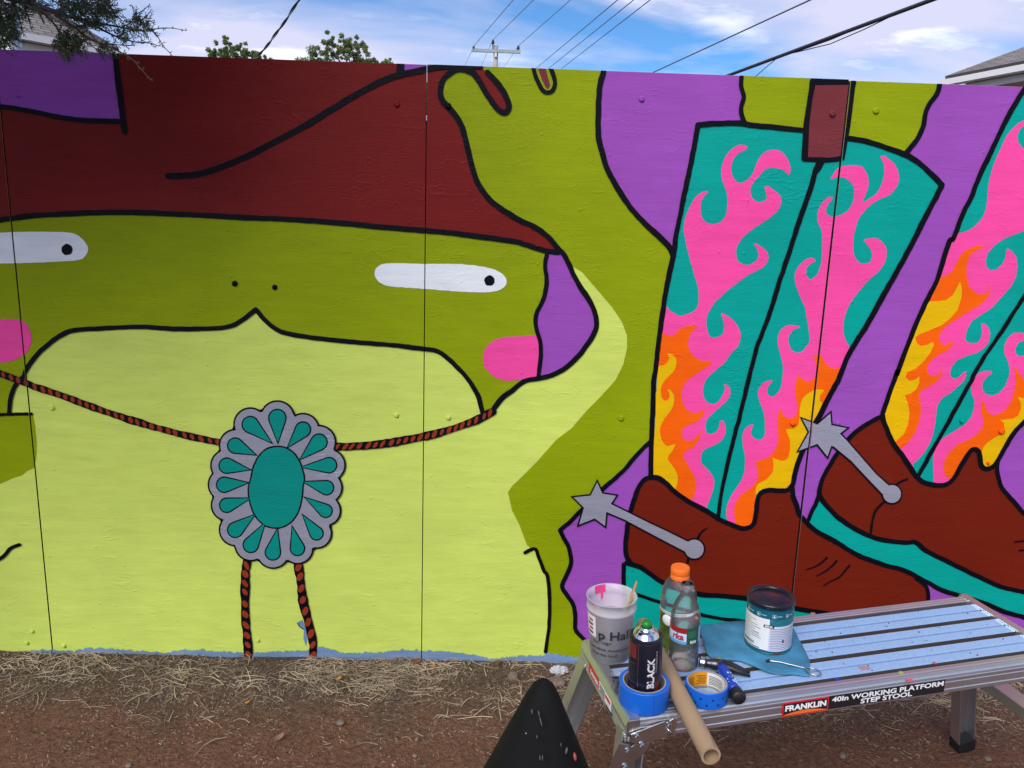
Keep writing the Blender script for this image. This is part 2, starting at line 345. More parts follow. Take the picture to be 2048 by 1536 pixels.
area('painted_hat', brim + hat_in + curl[1:] + tr('P 930 110 400 80 -90 60'), 'red', 1, False)
area('painted_hat_band', tr('P -90 50 228 80 A 925 430 950 650 975 850 985 970 700 965 500 940 200 880 5 850') + [(-90, 200)], 'purple', 2, False)
area('painted_hat_band', tr('P 803 110 860 110 860 133 B 1360 560 1280 572 1185 590'), 'purple', 2, False)
area('painted_ear', ear_in[::-1] + [(1116, 500)] + ear_out[1:-4], 'purple', 1, False)
area('painted_arm_gap', tr('C 1840 560 1830 680 1850 780 1830 860 1840 940 1860 990') + boot_top[3:11] + tr('D 1100 1228 1190 1110 1240 1000 1255 900 1290 830 1355 730 1372 645 1372 580'), 'olive', 1, False)
area('painted_boot_shaft', boot_l[::-1] + boot_top[1:] + boot_r[1:] + boot_b[::-1][1:], 'teal', 1, False)
area('painted_boot_shaft', boot2_l + boot2_b + tr('P 2200 760 2200 90'), 'teal', 1, False)
area('painted_boot_foot', boot_b + vamp[1:12] + toe_l[1:] + tr('P 1855 1250 1700 1240') + sole_l[::-1] + heel_l[::-1][1:], 'brown', 1, False)
area('painted_boot_sole', [(1247, 1129)] + sole_l + tr('P 1860 1245 1860 1345 1247 1345'), 'teal', 2, False)
area('painted_boot_foot', heel_r + sole_r[1:] + instep[::-1] + boot2_b[::-1][5:], 'brown', 1, False)
area('painted_boot_sole', heel_r[-1:] + sole_r[1:] + [(2200, 1250)] + vamp[::-1][1:-4] + tr('L 320 1085 350 1000'), 'teal', 2, False)
# eyes, cheeks, nostrils
area('painted_eye', tr('F 950 640 975 595 1040 572 1200 570 1350 575 1600 575 1800 595 1930 630 2000 690 1995 750 1930 790 1800 803 1600 795 1350 775 1150 762 1030 745 965 700'), 'white', 2)
area('painted_eye', tr('P -60 466 E 0 325 200 318 480 320 580 330 650 365 700 430 705 470 680 520 620 545 400 560 120 570 0 570') + [(-60, 525)], 'white', 2)
def disc(name, x, y, r, key, depth, wob=.06):
    area(name, [(x+r*(1+wob*math.sin(k*2.3+x))*math.cos(k*math.pi/9), y+r*(1+wob*math.cos(k*1.7+y))*math.sin(k*math.pi/9)) for k in range(18)], key, depth, False)
disc('painted_pupil', 979, 561, 10.5, 'black', 4); disc('painted_pupil', 135, 499, 11.3, 'black', 4)
disc('painted_nostril', 470, 567, 6, 'black', 4); disc('painted_nostril', 550, 574.5, 5.5, 'black', 4)
area('painted_cheek', tr('P 966 716 970 698 985 683 1005 675 1024 673 1050 672 1074 672 1081 700 1080 745 1060 755 1024 761 1000 758 980 747 969 732'), 'pink', 2)
area('painted_cheek', tr('P -70 660 -40 640 0 639 25 638 45 641 57 654 64 674 60 694 47 711 25 721 0 725 -40 722'), 'pink', 2)
# finger spots at the top
area('painted_finger_spot', tr('P 1072 118 C 210 555 240 640 270 700 290 712 305 680 285 610 270 555') + [(1090, 118)], 'tab', 2, False)

# --- flames of the left boot
ledge = tr('f3 60 870 80 700 95 450 105 250 110 0 f2 115 1250 130 1000 160 700 190 500')
lbot = tr('f3 610 1228 470 1150 300 1030 200 940 120 893 60 885')
pl = tr('f1 995 120 940 100 870 120 800 180 750 270 728 370 740 470 775 560 792 660 788 760 770 830 720 890 640 915 570 890 525 830 518 740 530 660 590 590 585 573 540 580 470 630 420 710 380 800 352 880 345 980 365 1100 395 1230 430 1350 465 1480 f2 515 90 545 190 548 280 540 360 500 420 430 450 355 470 290 440 245 405 210 365')
prr = tr('f1 990 145 930 175 870 220 840 280 828 350 845 420 880 475 930 490 990 465 1040 410 1075 330 1110 250 1160 185 1230 155 1310 155 1370 195 1415 260 1438 340 1430 400 1415 412 1370 365 1310 342 1230 338 1170 360 1130 410 1070 470 1030 530 1025 580 1045 640 1085 680 1140 688 1185 665 1195 610 1175 565 1170 535 1205 522 1260 560 1310 600 1340 650 1335 720 1300 785 1220 850 1130 910 1040 970 960 1040 900 1120 880 1190 890 1270 930 1315 1000 1330 1070 1300 1105 1255 1105 1200 1085 1150 1060 1120 1085 1112 1140 1145 1190 1185 1212 1240 1200 1300 1160 1350 1060 1405 980 1450 900 1510 f2 880 180 800 250 720 325 660 410 630 490 628 570 645 640 670 685 730 688 785 665 805 630 805 550 795 490 778 440 810 450 870 490 930 545 970 620 978 690 950 780 880 850 820 940 740 1010 660 1080 610 1150 592 1220 600 1300 630 1345 690 1372 740 1355 780 1300 810 1250 820 1210 805 1170 830 1170 865 1210 872 1270 840 1330 780 1390 710 1450 660 1500 f3 625 320 620 400 630 440 680 450 720 435 755 390 765 345 765 312 795 310 815 350 825 410 805 480 760 535 680 575 620 600 585 640 570 690 580 750 630 800 680 860 708 930 700 1010 670 1100 630 1190 610 1240')
area('painted_flame', pl + ledge[::-1] + lbot[::-1] + prr[::-1], 'pink', 2)
area('painted_flame', tr('f2 165 635 200 655 250 675 300 660 350 605 400 580 470 570 538 572 510 600 470 650 445 710 442 780 470 850 530 905 600 930 690 935 640 990 560 1040 480 1095 400 1170 375 1260 385 1350 420 1420 480 1458 540 1460 590 1430 612 1405 f3 600 240 560 300 500 340 430 365 385 400 375 450 400 505 450 522 500 500 550 450 575 410 570 460 540 530 480 590 410 630 388 660 410 720 460 800 500 870 520 950 510 1040 480 1120 462 1148 300 1030 200 940 120 893 60 885') + ledge[:-2], 'orange', 3)
area('painted_flame', tr('f2 130 998 180 980 225 950 245 910 240 880 225 855 270 860 305 890 322 940 310 1000 270 1060 210 1120 175 1170 160 1230 165 1300 190 1335 225 1335 250 1305 248 1260 225 1218 260 1230 290 1270 297 1330 280 1400 230 1480 190 1530 f3 155 380 155 460 180 530 220 570 260 565 305 548 290 600 240 670 230 705 270 760 310 820 335 890 325 960 288 1024 200 940 120 893 60 885') + ledge[:-3], 'yellow', 4)
rb = tr('f3 850 1390 930 1410 1020 1415 1085 1370 1120 1250 1135 1070 1200 1015 1400 1030 1500 960')
redge = tr('L 195 800 220 680 270 540 330 400 400 270 470 130 H 560 1500 630 1320 690 1215')
pr2 = tr('f4 515 350 550 290 600 230 680 210 790 208 850 235 890 300 905 380 890 470 850 560 835 600 910 550 980 500 1030 420 1060 320 1065 220 1045 165 1025 115 1065 112 1120 150 1180 210 1210 280 1215 350 1190 430 1120 510 1010 560 930 610 860 680 800 760 770 850 750 970 750 1100 780 1170 830 1215 880 1215 930 1185 940 1120 920 1060 885 1010 850 975 900 958 990 955 1050 1000 1085 1060 1090 1130 1060 1220 1000 1300 900 1390 820 1480 f5 1300 140 1240 220 1190 320 1160 430 1160 540 1190 630 1240 705')
pl2 = tr('f4 600 328 660 340 720 380 755 430 755 520 735 600 700 660 650 700 580 730 510 730 475 705 468 660 490 610 530 560 540 535 500 530 450 570 400 640 378 720 385 790 415 850 430 920 428 1050 425 1180 400 1270 375 1330 340 1360 305 1382 280 1350 262 1300 275 1250 310 1215 360 1195 365 1175 310 1155 240 1190 175 1260 148 1330 155 1410 180 1490 f5 720 180 765 280 785 400 805 520 815 620 790 670 740 730 700 745 640 725 605 670 595 600 620 540 660 505 715 485 700 470 600 460 540 490 495 560 488 650 510 740 535 850 540 950 525 1070 490 1150 440 1195 395 1185 375 1140 395 1080 435 1035 420 1025 350 1045 300 1100 285 1160 300 1240 335 1330 355 1420 355 1530 f3 1228 430 1215 480 1170 508 1110 490 1080 440 1095 390 1112 355 1075 355 1020 400 998 460 1000 560 1020 660 1020 800 1000 890 940 990 880 1080 840 1180 832 1280 850 1370')
area('painted_flame', pr2 + redge[::-1] + rb[::-1] + pl2[::-1], 'pink', 2)
area('painted_flame', tr('f5 1150 905 1060 905 1000 880 960 830 935 770 915 762 855 770 880 870 870 970 825 1035 770 1030 730 1005 705 970 670 1050 662 1130 675 1230 690 1300 670 1380 620 1415 570 1410 535 1370 522 1310 490 1380 f3 1355 350 1362 450 1355 540 1310 640 1270 680 1200 710 1125 735 1150 800 1155 860 1140 930 1100 985 1020 1040 950 1110 915 1180 912 1280 945 1405') + rb[2:] + redge[:-2], 'orange', 3)
area('painted_flame', tr('f5 950 1275 915 1230 915 1180 960 1130 900 1120 830 1140 760 1190 720 1260 710 1330 705 1440 690 1490 640 1520 570 1530 f3 1475 480 1482 560 1475 650 1440 715 1380 720 1330 700 1302 685 1315 760 1300 840 1240 910 1160 960 1130 1010 1135 1070') + rb[6:] + redge[:5], 'yellow', 4)
# --- flames of the right boot
l2 = tr('f8 60 885 85 640 150 450 240 200 f7 225 1536 300 1330 370 1150 450 950 540 760')
area('painted_flame', tr('P 2200 210 f6 1024 310 960 340 890 410 840 470 790 580 740 690 700 790 665 920 650 1030 640 1170 620 1250 580 1330 500 1410 420 1450 345 1466 f7 770 150 700 370 640 560 540 760 450 950 370 1150 300 1330 225 1536 f8 240 200 150 450 85 640 82 690 180 930 300 1100 400 1200 395 1165 450 1120 510 1050 570 950 605 850 625 740 635 640 650 560 700 485 780 440 860 370 920 310 945 250 935 218 900 240 860 280 815 295 780 265 775 220 f7 800 1440 850 1380 950 1340 1050 1310 1120 1260 1170 1200 1187 1110 1170 1050 1130 1010 1095 1005 1105 1090 1090 1160 1060 1205 990 1210 940 1190 930 1150 950 1070 1000 980 1080 930 1200 850 1310 730 1400 630 1450 530 1465 420 1455 330 1410 270 1362 240 1350 270 1340 340 1310 400 1250 455 1190 465 1150 430 1140 370 1160 290 1230 210 1330 140 1440 95 1536 60 P 2200 420 2200 330 f6 1024 610 960 540 955 460 980 400 1024 365') + [(2080, 240)], 'pink', 2, False)
area('painted_flame', tr('f7 655 535 720 525 790 480 840 390 880 310 950 250 1050 210 1130 220 1090 245 1020 270 970 330 945 420 945 530 965 620 1020 680 1090 712 1140 700 1170 660 1160 595 1185 650 1165 740 1080 820 960 890 850 960 760 1020 690 1080 662 1150 680 1210 720 1230 770 1210 805 1165 800 1230 740 1290 650 1330 580 1390 540 1450 545 1510 f8 570 260 630 268 670 240 680 182 695 200 685 260 640 320 560 370 490 410 455 460 470 530 480 620 460 730 420 840 350 940 275 1010 240 1010 82 690 85 640 150 450 240 200 f7 225 1536 300 1330 370 1150 450 950 540 760 630 570'), 'orange', 3, False)
area('painted_flame', tr('f7 540 782 640 780 730 770 800 720 850 630 875 580 895 650 890 740 850 870 770 960 680 1030 570 1075 460 1120 420 1150 430 1200 470 1238 530 1230 600 1195 608 1230 570 1310 500 1400 420 1470 330 1510 f8 320 280 360 315 420 300 460 268 460 330 430 400 370 445 310 462 345 550 358 640 345 760 300 860 230 925 200 950 82 690 85 640 150 450 240 200 f7 225 1536 300 1330 370 1150 450 950'), 'yellow', 4, False)
area('painted_flame', tr('P 2200 660 f7 1536 1105 1430 1100 1370 1150 1330 1230 1330 1310 1370 1400 1385 1480 f8 1380 260 1340 370 1270 445 1210 468 1140 450 1105 400 1110 330 1150 275 1205 240 1200 215 1130 212 1060 240 1010 310 988 370 1000 450 1025 520 1020 600 990 690 930 760 820 830 720 890 660 940 615 1030 600 1120 605 1250 610 1375 740 1370 810 1310 880 1190 960 1060 1010 1012 1060 1030 1080 1110 1095 1180 1140 1215 1210 1190 1260 1130 1330 1000 1430 840 1536 730 P 2200 700 2200 690 f7 1536 1335 1480 1345 1445 1310 1445 1260 1480 1200 1536 1180') + [(2200, 675)], 'pink', 2, False)
area('painted_flame', tr('f8 1415 150 1470 220 1536 310 P 2200 790 f8 1536 730 1430 840 1330 1000 1260 1130 1210 1190 1140 1215 1095 1180 1080 1110 1060 1030 1010 1012 960 1060 880 1190 810 1310 755 1315 720 1270 708 1200 720 1120 770 1040 860 960 980 910 1060 850 1110 790 1115 710 1095 630 1095 540 1118 490 1130 570 1160 630 1210 665 1270 655 1340 610 1400 520 1430 420 1450 310 1440 230'), 'orange', 3, False)
area('painted_flame', tr('f8 1536 490 1510 490 1468 478 1495 540 1500 600 1470 670 1420 700 1350 708 1285 715 1325 745 1330 810 1300 860 1220 900 1150 950 1110 1000 1090 1080 1095 1180 1140 1215 1210 1190 1260 1130 1330 1000 1430 840 1536 730'), 'yellow', 4, False)

# --- black outlines
ln = 'painted_outline'
stroke(ln, brim, LW*.95); stroke(ln, hat_in + curl[1:-1], LW); stroke(ln, tr('P 337 352 A 1500 1405 1600 1390 1750 1345 1900 1285 B 0 1215 200 1110 400 1005 600 880 800 760 950 680 1100 615 1200 590 1360 556 1450 540 1600 528 1800 532'), LW)
stroke(ln, tr('P 229 90 A 925 430 950 650 975 850 1003 1055'), LW*1.02); stroke(ln, tr('P -90 200 A 5 852 200 882 500 942 700 964 970 972'), LW*.85)
stroke(ln, tr('B 1158 500 1157 560 1155 595'), LW*1.3)
stroke(ln, mouth[:1] + mouth[1:], LW*.88); stroke(ln, mouth2, LW*.88); stroke(ln, tr('P 50 751 31 772 22 800 20 826'), LW*.8); stroke(ln, tr('P -90 835 0 829 64 827'), LW*.6)
stroke(ln, ear_in, LW*.78); stroke(ln, ear_out, LW*.95)
stroke(ln, arm_top, LW); stroke(ln, boot_l, LW*.95); stroke(ln, boot_top, LW*.9); stroke(ln, boot_r, LW*1.05); stroke(ln, boot_b, LW*.95)
stroke(ln, tr('P 1483 130') + tr('C 1835 610 1830 680 1850 780 1830 860 1840 940 1862 990'), LW*.8); stroke(ln, tr('D 1375 590 1370 645 1355 730 1290 830 1255 900 1240 1000 1190 1110 1095 1230'), LW*.9)
stroke(ln, arm_low, LW*.85); stroke(ln, wavy, LW*.85); stroke(ln, hook, LW*.72)
stroke(ln, cent1, LW*.85, taper=(1.2, .9)); stroke(ln, cent2, LW*.85); stroke(ln, tr('D 420 1285 405 1330 385 1370'), LW*1.6, taper=(1, .5))
stroke(ln, heel_l, LW*.95); stroke(ln, sole_l, LW*1.05); stroke(ln, vamp, LW*.95); stroke(ln, toe_l[1:], LW*.8)
stroke(ln, heel_r, LW*.9); stroke(ln, sole_r, LW*.95); stroke(ln, boot2_l, LW*.95); stroke(ln, boot2_b, LW*.95); stroke(ln, instep, LW*.8)
stroke(ln, tr('L 405 885 375 960 345 1020 320 1085'), LW*.85); stroke(ln, tr('P 1247 1128 1247 1165 1250 1200 1255 1260'), LW*.9)
stroke(ln, tr('P 1250 1180 1284 1192 1319 1203 1360 1216 1402 1228 1440 1236 1484 1241 1540 1250'), LW*.75)
stroke(ln, tr('z6 1122 98 1050 150 1010 200 985 255'), LW*.42, taper=(.5, 1.2)); stroke(ln, tr('z6 862 530 845 620 840 800'), LW*.5)
for s_ in ('z7 140 692 230 660 280 625 318 588', 'z7 230 750 330 690 370 655 402 618', 'z7 288 832 420 760 470 715 516 660'): stroke(ln, tr(s_), LW*.34, taper=(.7, 1.3))
stroke(ln, tr('z7 820 100 750 170 715 270 700 385'), LW*.5); stroke(ln, tr('f8 225 1372 275 1340 332 1318'), LW*.42); stroke(ln, tr('z7 1960 450 2048 440 2100 430'), LW*.36); stroke(ln, tr('z7 2005 525 2060 520'), LW*.36)
stroke(ln, tr('P -60 1140 0 1117 22 1096 40 1088'), LW*.7)
stroke(ln, tr('P 1062 110 C 172 550 200 640 245 722 285 742 325 722 343 660 330 600 312 550') + [(1098, 110)], LW*.75)
# boot pull tab
area('painted_pull_tab', tr('D 340 628 690 640 702 660 692 700 655 1000 607 1275 560 1290 460 1300 275 1290 262 1270 278 1000 325 700 328 650'), 'black', 7, False)
area('painted_pull_tab', tr('D 375 685 655 682 640 850 615 1030 590 1240 540 1256 480 1262 315 1256 325 1000 350 800'), 'tab', 8, False)

# --- spurs
def circ(cx, cy, r, a0, a1, n=14): return [(cx+r*math.cos(rad(a0+(a1-a0)*i/n)), cy+r*math.sin(rad(a0+(a1-a0)*i/n))) for i in range(n+1)]
def grow(p, d):
    n = len(p); o = []; ar = sum(p[i][0]*p[(i+1) % n][1]-p[(i+1) % n][0]*p[i][1] for i in range(n)); sg = 1 if ar > 0 else -1
    for i in range(n):
        a, b, c = Vector(p[i-1]), Vector(p[i]), Vector(p[(i+1) % n]); t1 = (b-a).normalized(); t2 = (c-b).normalized()
        n1 = Vector((t1.y, -t1.x))*sg; n2 = Vector((t2.y, -t2.x))*sg; m = (n1+n2); m = m.normalized() if m.length > 1e-6 else n1
        o.append(tuple(b+m*min(d*2.2, d/max(.35, m.dot(n1)))))
    return o
sp1 = tr('K 680 782 720 872 830 890 788 955 930 1025 1100 1110 1250 1180 1390 1250') + circ(1024+1455/4, 768+1315/4, 19, -130, 165) + tr('K 1200 1240 1050 1160 900 1080 752 1018 742 1130 660 1070 535 1120 575 985 492 902 628 888')
sp2 = tr('L 268 275 390 322 493 232 500 325 624 350 568 392 620 445 720 560 860 720 945 795') + circ(1536+985/4, 768+875/4, 18, -110, 178) + tr('L 800 760 660 610 520 495 500 490 470 575 390 475 240 530 325 380')
for sp in (sp1, sp2):
    area('painted_spur', grow(sp, 3.2), 'black', 8, False); area('painted_spur', sp, 'silver', 9, False)

# --- braided cord and brooch
def cord(pts, wd, step, tilt, wob=0):
    q = catmull(pts, False, 3); stroke('painted_cord', pts, wd, 7, wob=.22)
    d = 0; last = q[0]; k = 0
    for i in range(1, len(q)):
        d += math.dist(q[i], q[i-1])
        if d >= step*(.9+.25*random.random()):
            d = 0; t = math.atan2(q[i][1]-q[i-1][1], q[i][0]-q[i-1][0]); a = t+tilt; cx, cy = q[i]; sc = wd/.0155*645/690
            ra, rb_ = step*.31*(.8+.35*random.random()), 5.2*sc*(.85+.3*random.random())
            area('painted_cord_strand', [(cx+math.cos(a)*ra*math.cos(u)*.95-math.sin(a)*rb_*math.sin(u), cy+math.sin(a)*ra*math.cos(u)*.95+math.cos(a)*rb_*math.sin(u)) for u in [m*math.pi/5 for m in range(10)]], 'rope', 8, False)
cord(tr('P -70 722 0 746 50 764 I 300 25 500 90 700 165 870 225 1050 285 1250 345 1500 410 1790 470'), .0225, 14, -.75)
cord(tr('J 590 500 800 495 1000 478 1200 445 1400 405 1600 345 1750 290 1895 218'), .0255, 13, .75)
cord(tr('P 496 1110 I 1980 1420 M 1965 0 1965 300 1980 480 1990 620 1995 800'), .028, 18, .95)
cord(tr('P 596 1112 J 340 1440 N 355 0 380 200 430 400 455 520 458 630 460 800'), .029, 19, -.95)
area('painted_primer_patch', tr('N 330 370 370 350 400 420 410 500 400 560 380 500 385 430'), 'blue', 2, False)
stroke(ln, tr('N 332 375 350 400 390 425'), LW*.2, 3)
pet = [(556,835,557,883,17),(607,858,577,893,15),(639,883,602,917,16),(659,929,604,933,15),(654,974,608,962,14),(652,1020,612,994,13),(634,1065,607,1029,13),(596,1095,586,1053,14),(547,1103,556,1057,15),(503,1088,531,1045,15),(472,1058,511,1028,15),(455,1009,502,995,14),(450,968,497,964,15),(455,930,501,938,15),(472,890,512,908,15),(502,848,544,884,16)]
bc = (552, 968)
def scallop(ex):
    o = []
    for k in range(180):
        a = 2*math.pi*k/180; dx, dy = math.cos(a), math.sin(a); best = 80
        for (x, y, _, _, r) in pet:
            R_ = r+15+ex; ox, oy = x-bc[0], y-bc[1]; b = ox*dx+oy*dy; c = ox*ox+oy*oy-R_*R_; di = b*b-c
            if di > 0: best = max(best, b+math.sqrt(di))
        o.append((bc[0]+dx*best, bc[1]+dy*best))
    return o
area('painted_brooch', scallop(3.6), 'black', 9, False); area('painted_brooch', scallop(0), 'silver', 10, False)
def drop(x, y, tx, ty, r):
    a = math.atan2(ty-y, tx-x); return [(tx, ty)] + [(x+r*math.cos(a+u), y+r*math.sin(a+u)) for u in [rad(70)+i*rad(220)/12 for i in range(13)]]
for (x, y, tx, ty, r) in pet:
    p_ = drop(x, y, tx, ty, r-1); area('painted_gem', grow(p_, 2.8), 'black', 11, False); area('painted_gem', p_, 'gem', 12, False)
el = [(553.5+53*abs(math.cos(u))**.9*(1 if math.cos(u) > 0 else -1)+(3 if math.sin(u) < 0 else -1), 973+80*abs(math.sin(u))**.95*(1 if math.sin(u) > 0 else -1)) for u in [2*math.pi*i/30 for i in range(30)]]
area('painted_gem', grow(el, 3.2), 'black', 11); area('painted_gem', el, 'gem', 12)

# --- unpainted blue primer along the foot of the wall, ragged upper edge
def prim():
    key = [(-80, 1300), (0, 1302), (100, 1297), (150, 1300), (172, 1293), (215, 1294), (260, 1298), (330, 1303), (375, 1296), (450, 1301), (500, 1303), (560, 1300), (620, 1298), (640, 1290), (665, 1296), (690, 1304), (760, 1302), (800, 1297), (870, 1299), (930, 1304), (985, 1315), (1010, 1312), (1040, 1309), (1080, 1308), (1100, 1303), (1150, 1312), (1200, 1310), (1600, 1318), (2150, 1330)]
    o = []
    for (a, b) in zip(key, key[1:]):
        n = max(1, int((b[0]-a[0])/2.2))
        for i in range(n): t = i/n; x = a[0]+(b[0]-a[0])*t; o.append((x, a[1]+(b[1]-a[1])*t + 1.5+4.2*mnoise.noise((x*.11, 1, 0)) + 2.2*mnoise.noise((x*.4, 5, 0)) + 1.6*random.uniform(-1, 1)))
    return o + [(2150, 1440), (-80, 1400)]
area('painted_primer_strip', prim(), 'blue', 6.5, False)

# --- screws, painted over
for (x, y, key, r) in [(794,208,'red',6),(1283,198,'purple',5.5),(1663,228,'tab',6),(1751,222,'olive',6),(897,212,'black',5.5),(793,830,'lime',5),(897,835,'lime',5),(1242,836,'olive',6),(1584,845,'orange',5.5),(1675,846,'purple',4.5),(2001,861,'orange',6.5),(1921,841,'teal',3.5),(104,815,'lime',6),(36,192,'purple',4.5),(65,1262,'lime',4),(54,1285,'lime',4.5),(128,1291,'lime',4.5),(470,567,'black',3.6),(549.5,574,'black',3.4),(1974,925,'orange',3),(516,1280,'lime',4)]:
    X, Z = W(x, y); rr = r/690; pi = max(i for i in range(5) if SEAMS[i] <= X)
    M_ = Matrix.Translation((X, -.009 if key in ('black', 'orange', 'tab', 'teal') else -.004, Z)) @ Matrix.Rotation(rad(90), 4, 'X')
    MB().lathe([(rr*1.05, -.012), (rr*1.05, .0), (rr*.95, .0015), (rr*.62, .003), (rr*.3, .0034), (rr*.22, .0024), (0, .0022)], 10, M_).build('screw', PT[key], panels[pi], True)

# ------------------------------------------------------------------ ground
def gz(x, y):
    """height of the dirt: raked up against the wall, trodden further out"""
    d = max(0.0, -y)
    h = .004*math.exp(-(d/.10)**2) + .006*math.exp(-(d/.34)**2) - .0055
    h += .010*mnoise.noise((x*2.1, y*2.6, 3)) + .006*mnoise.noise((x*7, y*9, 8)) + .0042*mnoise.noise((x*21, y*24, 1)) + .0034*abs(mnoise.noise((x*46, y*50, 5)))
    if y > .02: h -= .01
    return h if abs(x) < 6 and y > -6 else h*.3
def soil():
    m = bpy.data.materials.new('dirt'); m.use_nodes = True; t = m.node_tree; b = t.nodes['Principled BSDF']; n = t.nodes.new; l = t.links.new
    b.inputs['Roughness'].default_value = .95; b.inputs['Specular IOR Level'].default_value = .2
    tcn = n('ShaderNodeTexCoord'); co = tcn.outputs['Object']
    def nz(s, d, r=.55):
        q = n('ShaderNodeTexNoise'); q.inputs['Scale'].default_value = s; q.inputs['Detail'].default_value = d; q.inputs['Roughness'].default_value = r; l(co, q.inputs['Vector']); return q.outputs['Fac']
    # red clay underneath, grey-brown humus and chaff near the wall
    sp = n('ShaderNodeSeparateXYZ'); l(co, sp.inputs[0])
    mr = n('ShaderNodeMapRange'); mr.inputs[1].default_value = -.10; mr.inputs[2].default_value = -.42; l(sp.outputs['Y'], mr.inputs[0])
    ad = n('ShaderNodeMath'); ad.operation = 'ADD'; l(mr.outputs[0], ad.inputs[0]); big = nz(3.5, 4); s2 = n('ShaderNodeMath'); s2.operation = 'MULTIPLY_ADD'; s2.inputs[1].default_value = 2.2; s2.inputs[2].default_value = -1.1; l(big, s2.inputs[0]); l(s2.outputs[0], ad.inputs[1])
    r0 = n('ShaderNodeValToRGB'); e = r0.color_ramp.elements; e[0].position = .15; e[0].color = (.125, .085, .066, 1); e[1].position = .85; e[1].color = (.182, .090, .060, 1); l(ad.outputs[0], r0.inputs['Fac'])
    r1 = n('ShaderNodeValToRGB'); r1.color_ramp.elements[0].position = .3; r1.color_ramp.elements[0].color = (.42, .42, .42, 1); r1.color_ramp.elements[1].position = .72; r1.color_ramp.elements[1].color = (1.5, 1.45, 1.4, 1); l(nz(70, 8, .68), r1.inputs['Fac'])
    x = n('ShaderNodeMixRGB'); x.blend_type = 'MULTIPLY'; x.inputs['Fac'].default_value = 1; l(r0.outputs[0], x.inputs['Color1']); l(r1.outputs[0], x.inputs['Color2']); l(x.outputs[0], b.inputs['Base Color'])
    u = n('ShaderNodeBump'); u.inputs['Strength'].default_value = 1; u.inputs['Distance'].default_value = .012; l(nz(120, 5, .6), u.inputs['Height']); l(u.outputs[0], b.inputs['Normal'])
    return m
xs = [-400, -60, -20, -8, -4, -2.6] + [-1.9+i*.013 for i in range(300)] + [2.3, 3, 5, 9, 20, 60, 400]
ys = [-400, -60, -20, -8, -4, -2.4, -1.6] + [-1.2+i*.013 for i in range(96)] + [.12, .5, 2, 6, 12, 25, 60, 400]
gv = [(x, y, gz(x, y)) for y in ys for x in xs]; nx = len(xs)
gf = [(j*nx+i, j*nx+i+1, (j+1)*nx+i+1, (j+1)*nx+i) for j in range(len(ys)-1) for i in range(nx-1)]
obj('ground', (gv, gf), soil(), None, True, kind='structure')

# --- straw, chaff and grit: nobody could count them
def ribbons(count, lay, seed):
    rg = random.Random(seed); v = []; f = []
    for _ in range(count):
        x, y, ln_, wd, an, lift, curl_ = lay(rg)
        n = 3; px, py = x, y; b = len(v)
        for k in range(n+1):
            t = k/n; a = an+curl_*t; z = gz(px, py)+.0015+lift*(.3+math.sin(t*math.pi*.9))
            sx_, sy_ = -math.sin(a)*wd/2*(1-.6*t), math.cos(a)*wd/2*(1-.6*t)
            v += [(px+sx_, py+sy_, z), (px-sx_, py-sy_, z+wd*.35)]
            px += math.cos(a)*ln_/n; py = min(-.006, py+math.sin(a)*ln_/n)
            if k < n: f.append((b+2*k, b+2*k+1, b+2*k+3, b+2*k+2))
    return v, f
def clump(x, y): return mnoise.noise((x*3.2, y*5+4, 2)) + .6*mnoise.noise((x*8, y*9, 6))
def lay_straw(rg):
    while True:
        x = rg.uniform(-1.55, 2.0); y = -abs(rg.gauss(0, .135))-.004
        if y < -.62 or clump(x, y) < rg.uniform(-.55, .55)+.2*(y < -.25)+(.25 if x < -.75 else 0): continue
        return x, y, rg.choice((.012, .02, .03, .035, .05, .06, .10)), rg.choice((.0008, .001, .0014, .002, .003)), rg.gauss(0, .9)+rg.choice((0, math.pi)), rg.uniform(0, .008), rg.gauss(0, .7)
def lay_chaff(rg):
    while True:
        x = rg.uniform(-1.6, 2.05); y = -abs(rg.gauss(0, .24))-.004
        if y < -.95 or clump(x, y) < rg.uniform(-1.1, .5): continue
        return x, y, rg.uniform(.004, .014), rg.uniform(.0008, .0018), rg.uniform(0, 6.28), rg.uniform(0, .002), rg.gauss(0, .5)
straw_m = mat('straw', (.56, .43, .30), .7, noise=(9, .5, (.24, .175, .12)))
chaff_m = mat('chaff', (.58, .48, .36), .8, noise=(13, .5, (.20, .15, .11)))
obj('dry_straw', ribbons(5200, lay_straw, 3), straw_m, None, kind='stuff', label='dry straw scattered along the foot of the wall')
obj('chaff', ribbons(11000, lay_chaff, 4), chaff_m, None, kind='stuff', label='fine chaff mixed into the dirt')
def pebble(m, c, r, rg, n=1):
    b = bmesh.new(); bmesh.ops.create_icosphere(b, subdivisions=n, radius=1); sx_, sy_, sz_ = rg.uniform(.8, 1.3), rg.uniform(.7, 1.1), rg.uniform(.45, .75); a = rg.uniform(0, 6.3); of = rg.uniform(0, 99)
    vs = []
    for q in b.verts:
        p = q.co*(1+.22*mnoise.noise(q.co*1.6+Vector((of, 0, 0)))); p = Vector((p.x*sx_, p.y*sy_, p.z*sz_)); vs.append(c+r*Vector((p.x*math.cos(a)-p.y*math.sin(a), p.x*math.sin(a)+p.y*math.cos(a), p.z)))
    m.add(vs, [[q.index for q in fc.verts] for fc in b.faces]); b.free()
rg = random.Random(11); m = MB()
for _ in range(1500):
    x = rg.uniform(-1.5, 2); y = -rg.uniform(.02, 1.0)**1.0
    if y < -.85: continue
    r = .0012+.0028*rg.random()**3; pebble(m, Vector((x, y, gz(x, y)+r*.2)), r, rg, 0)
m.build('grit', mat('grit', (.30, .22, .17), .9, noise=(30, .5, (.12, .07, .05))), None, True, kind='stuff', label='small grit and crumbs lying on the dirt')
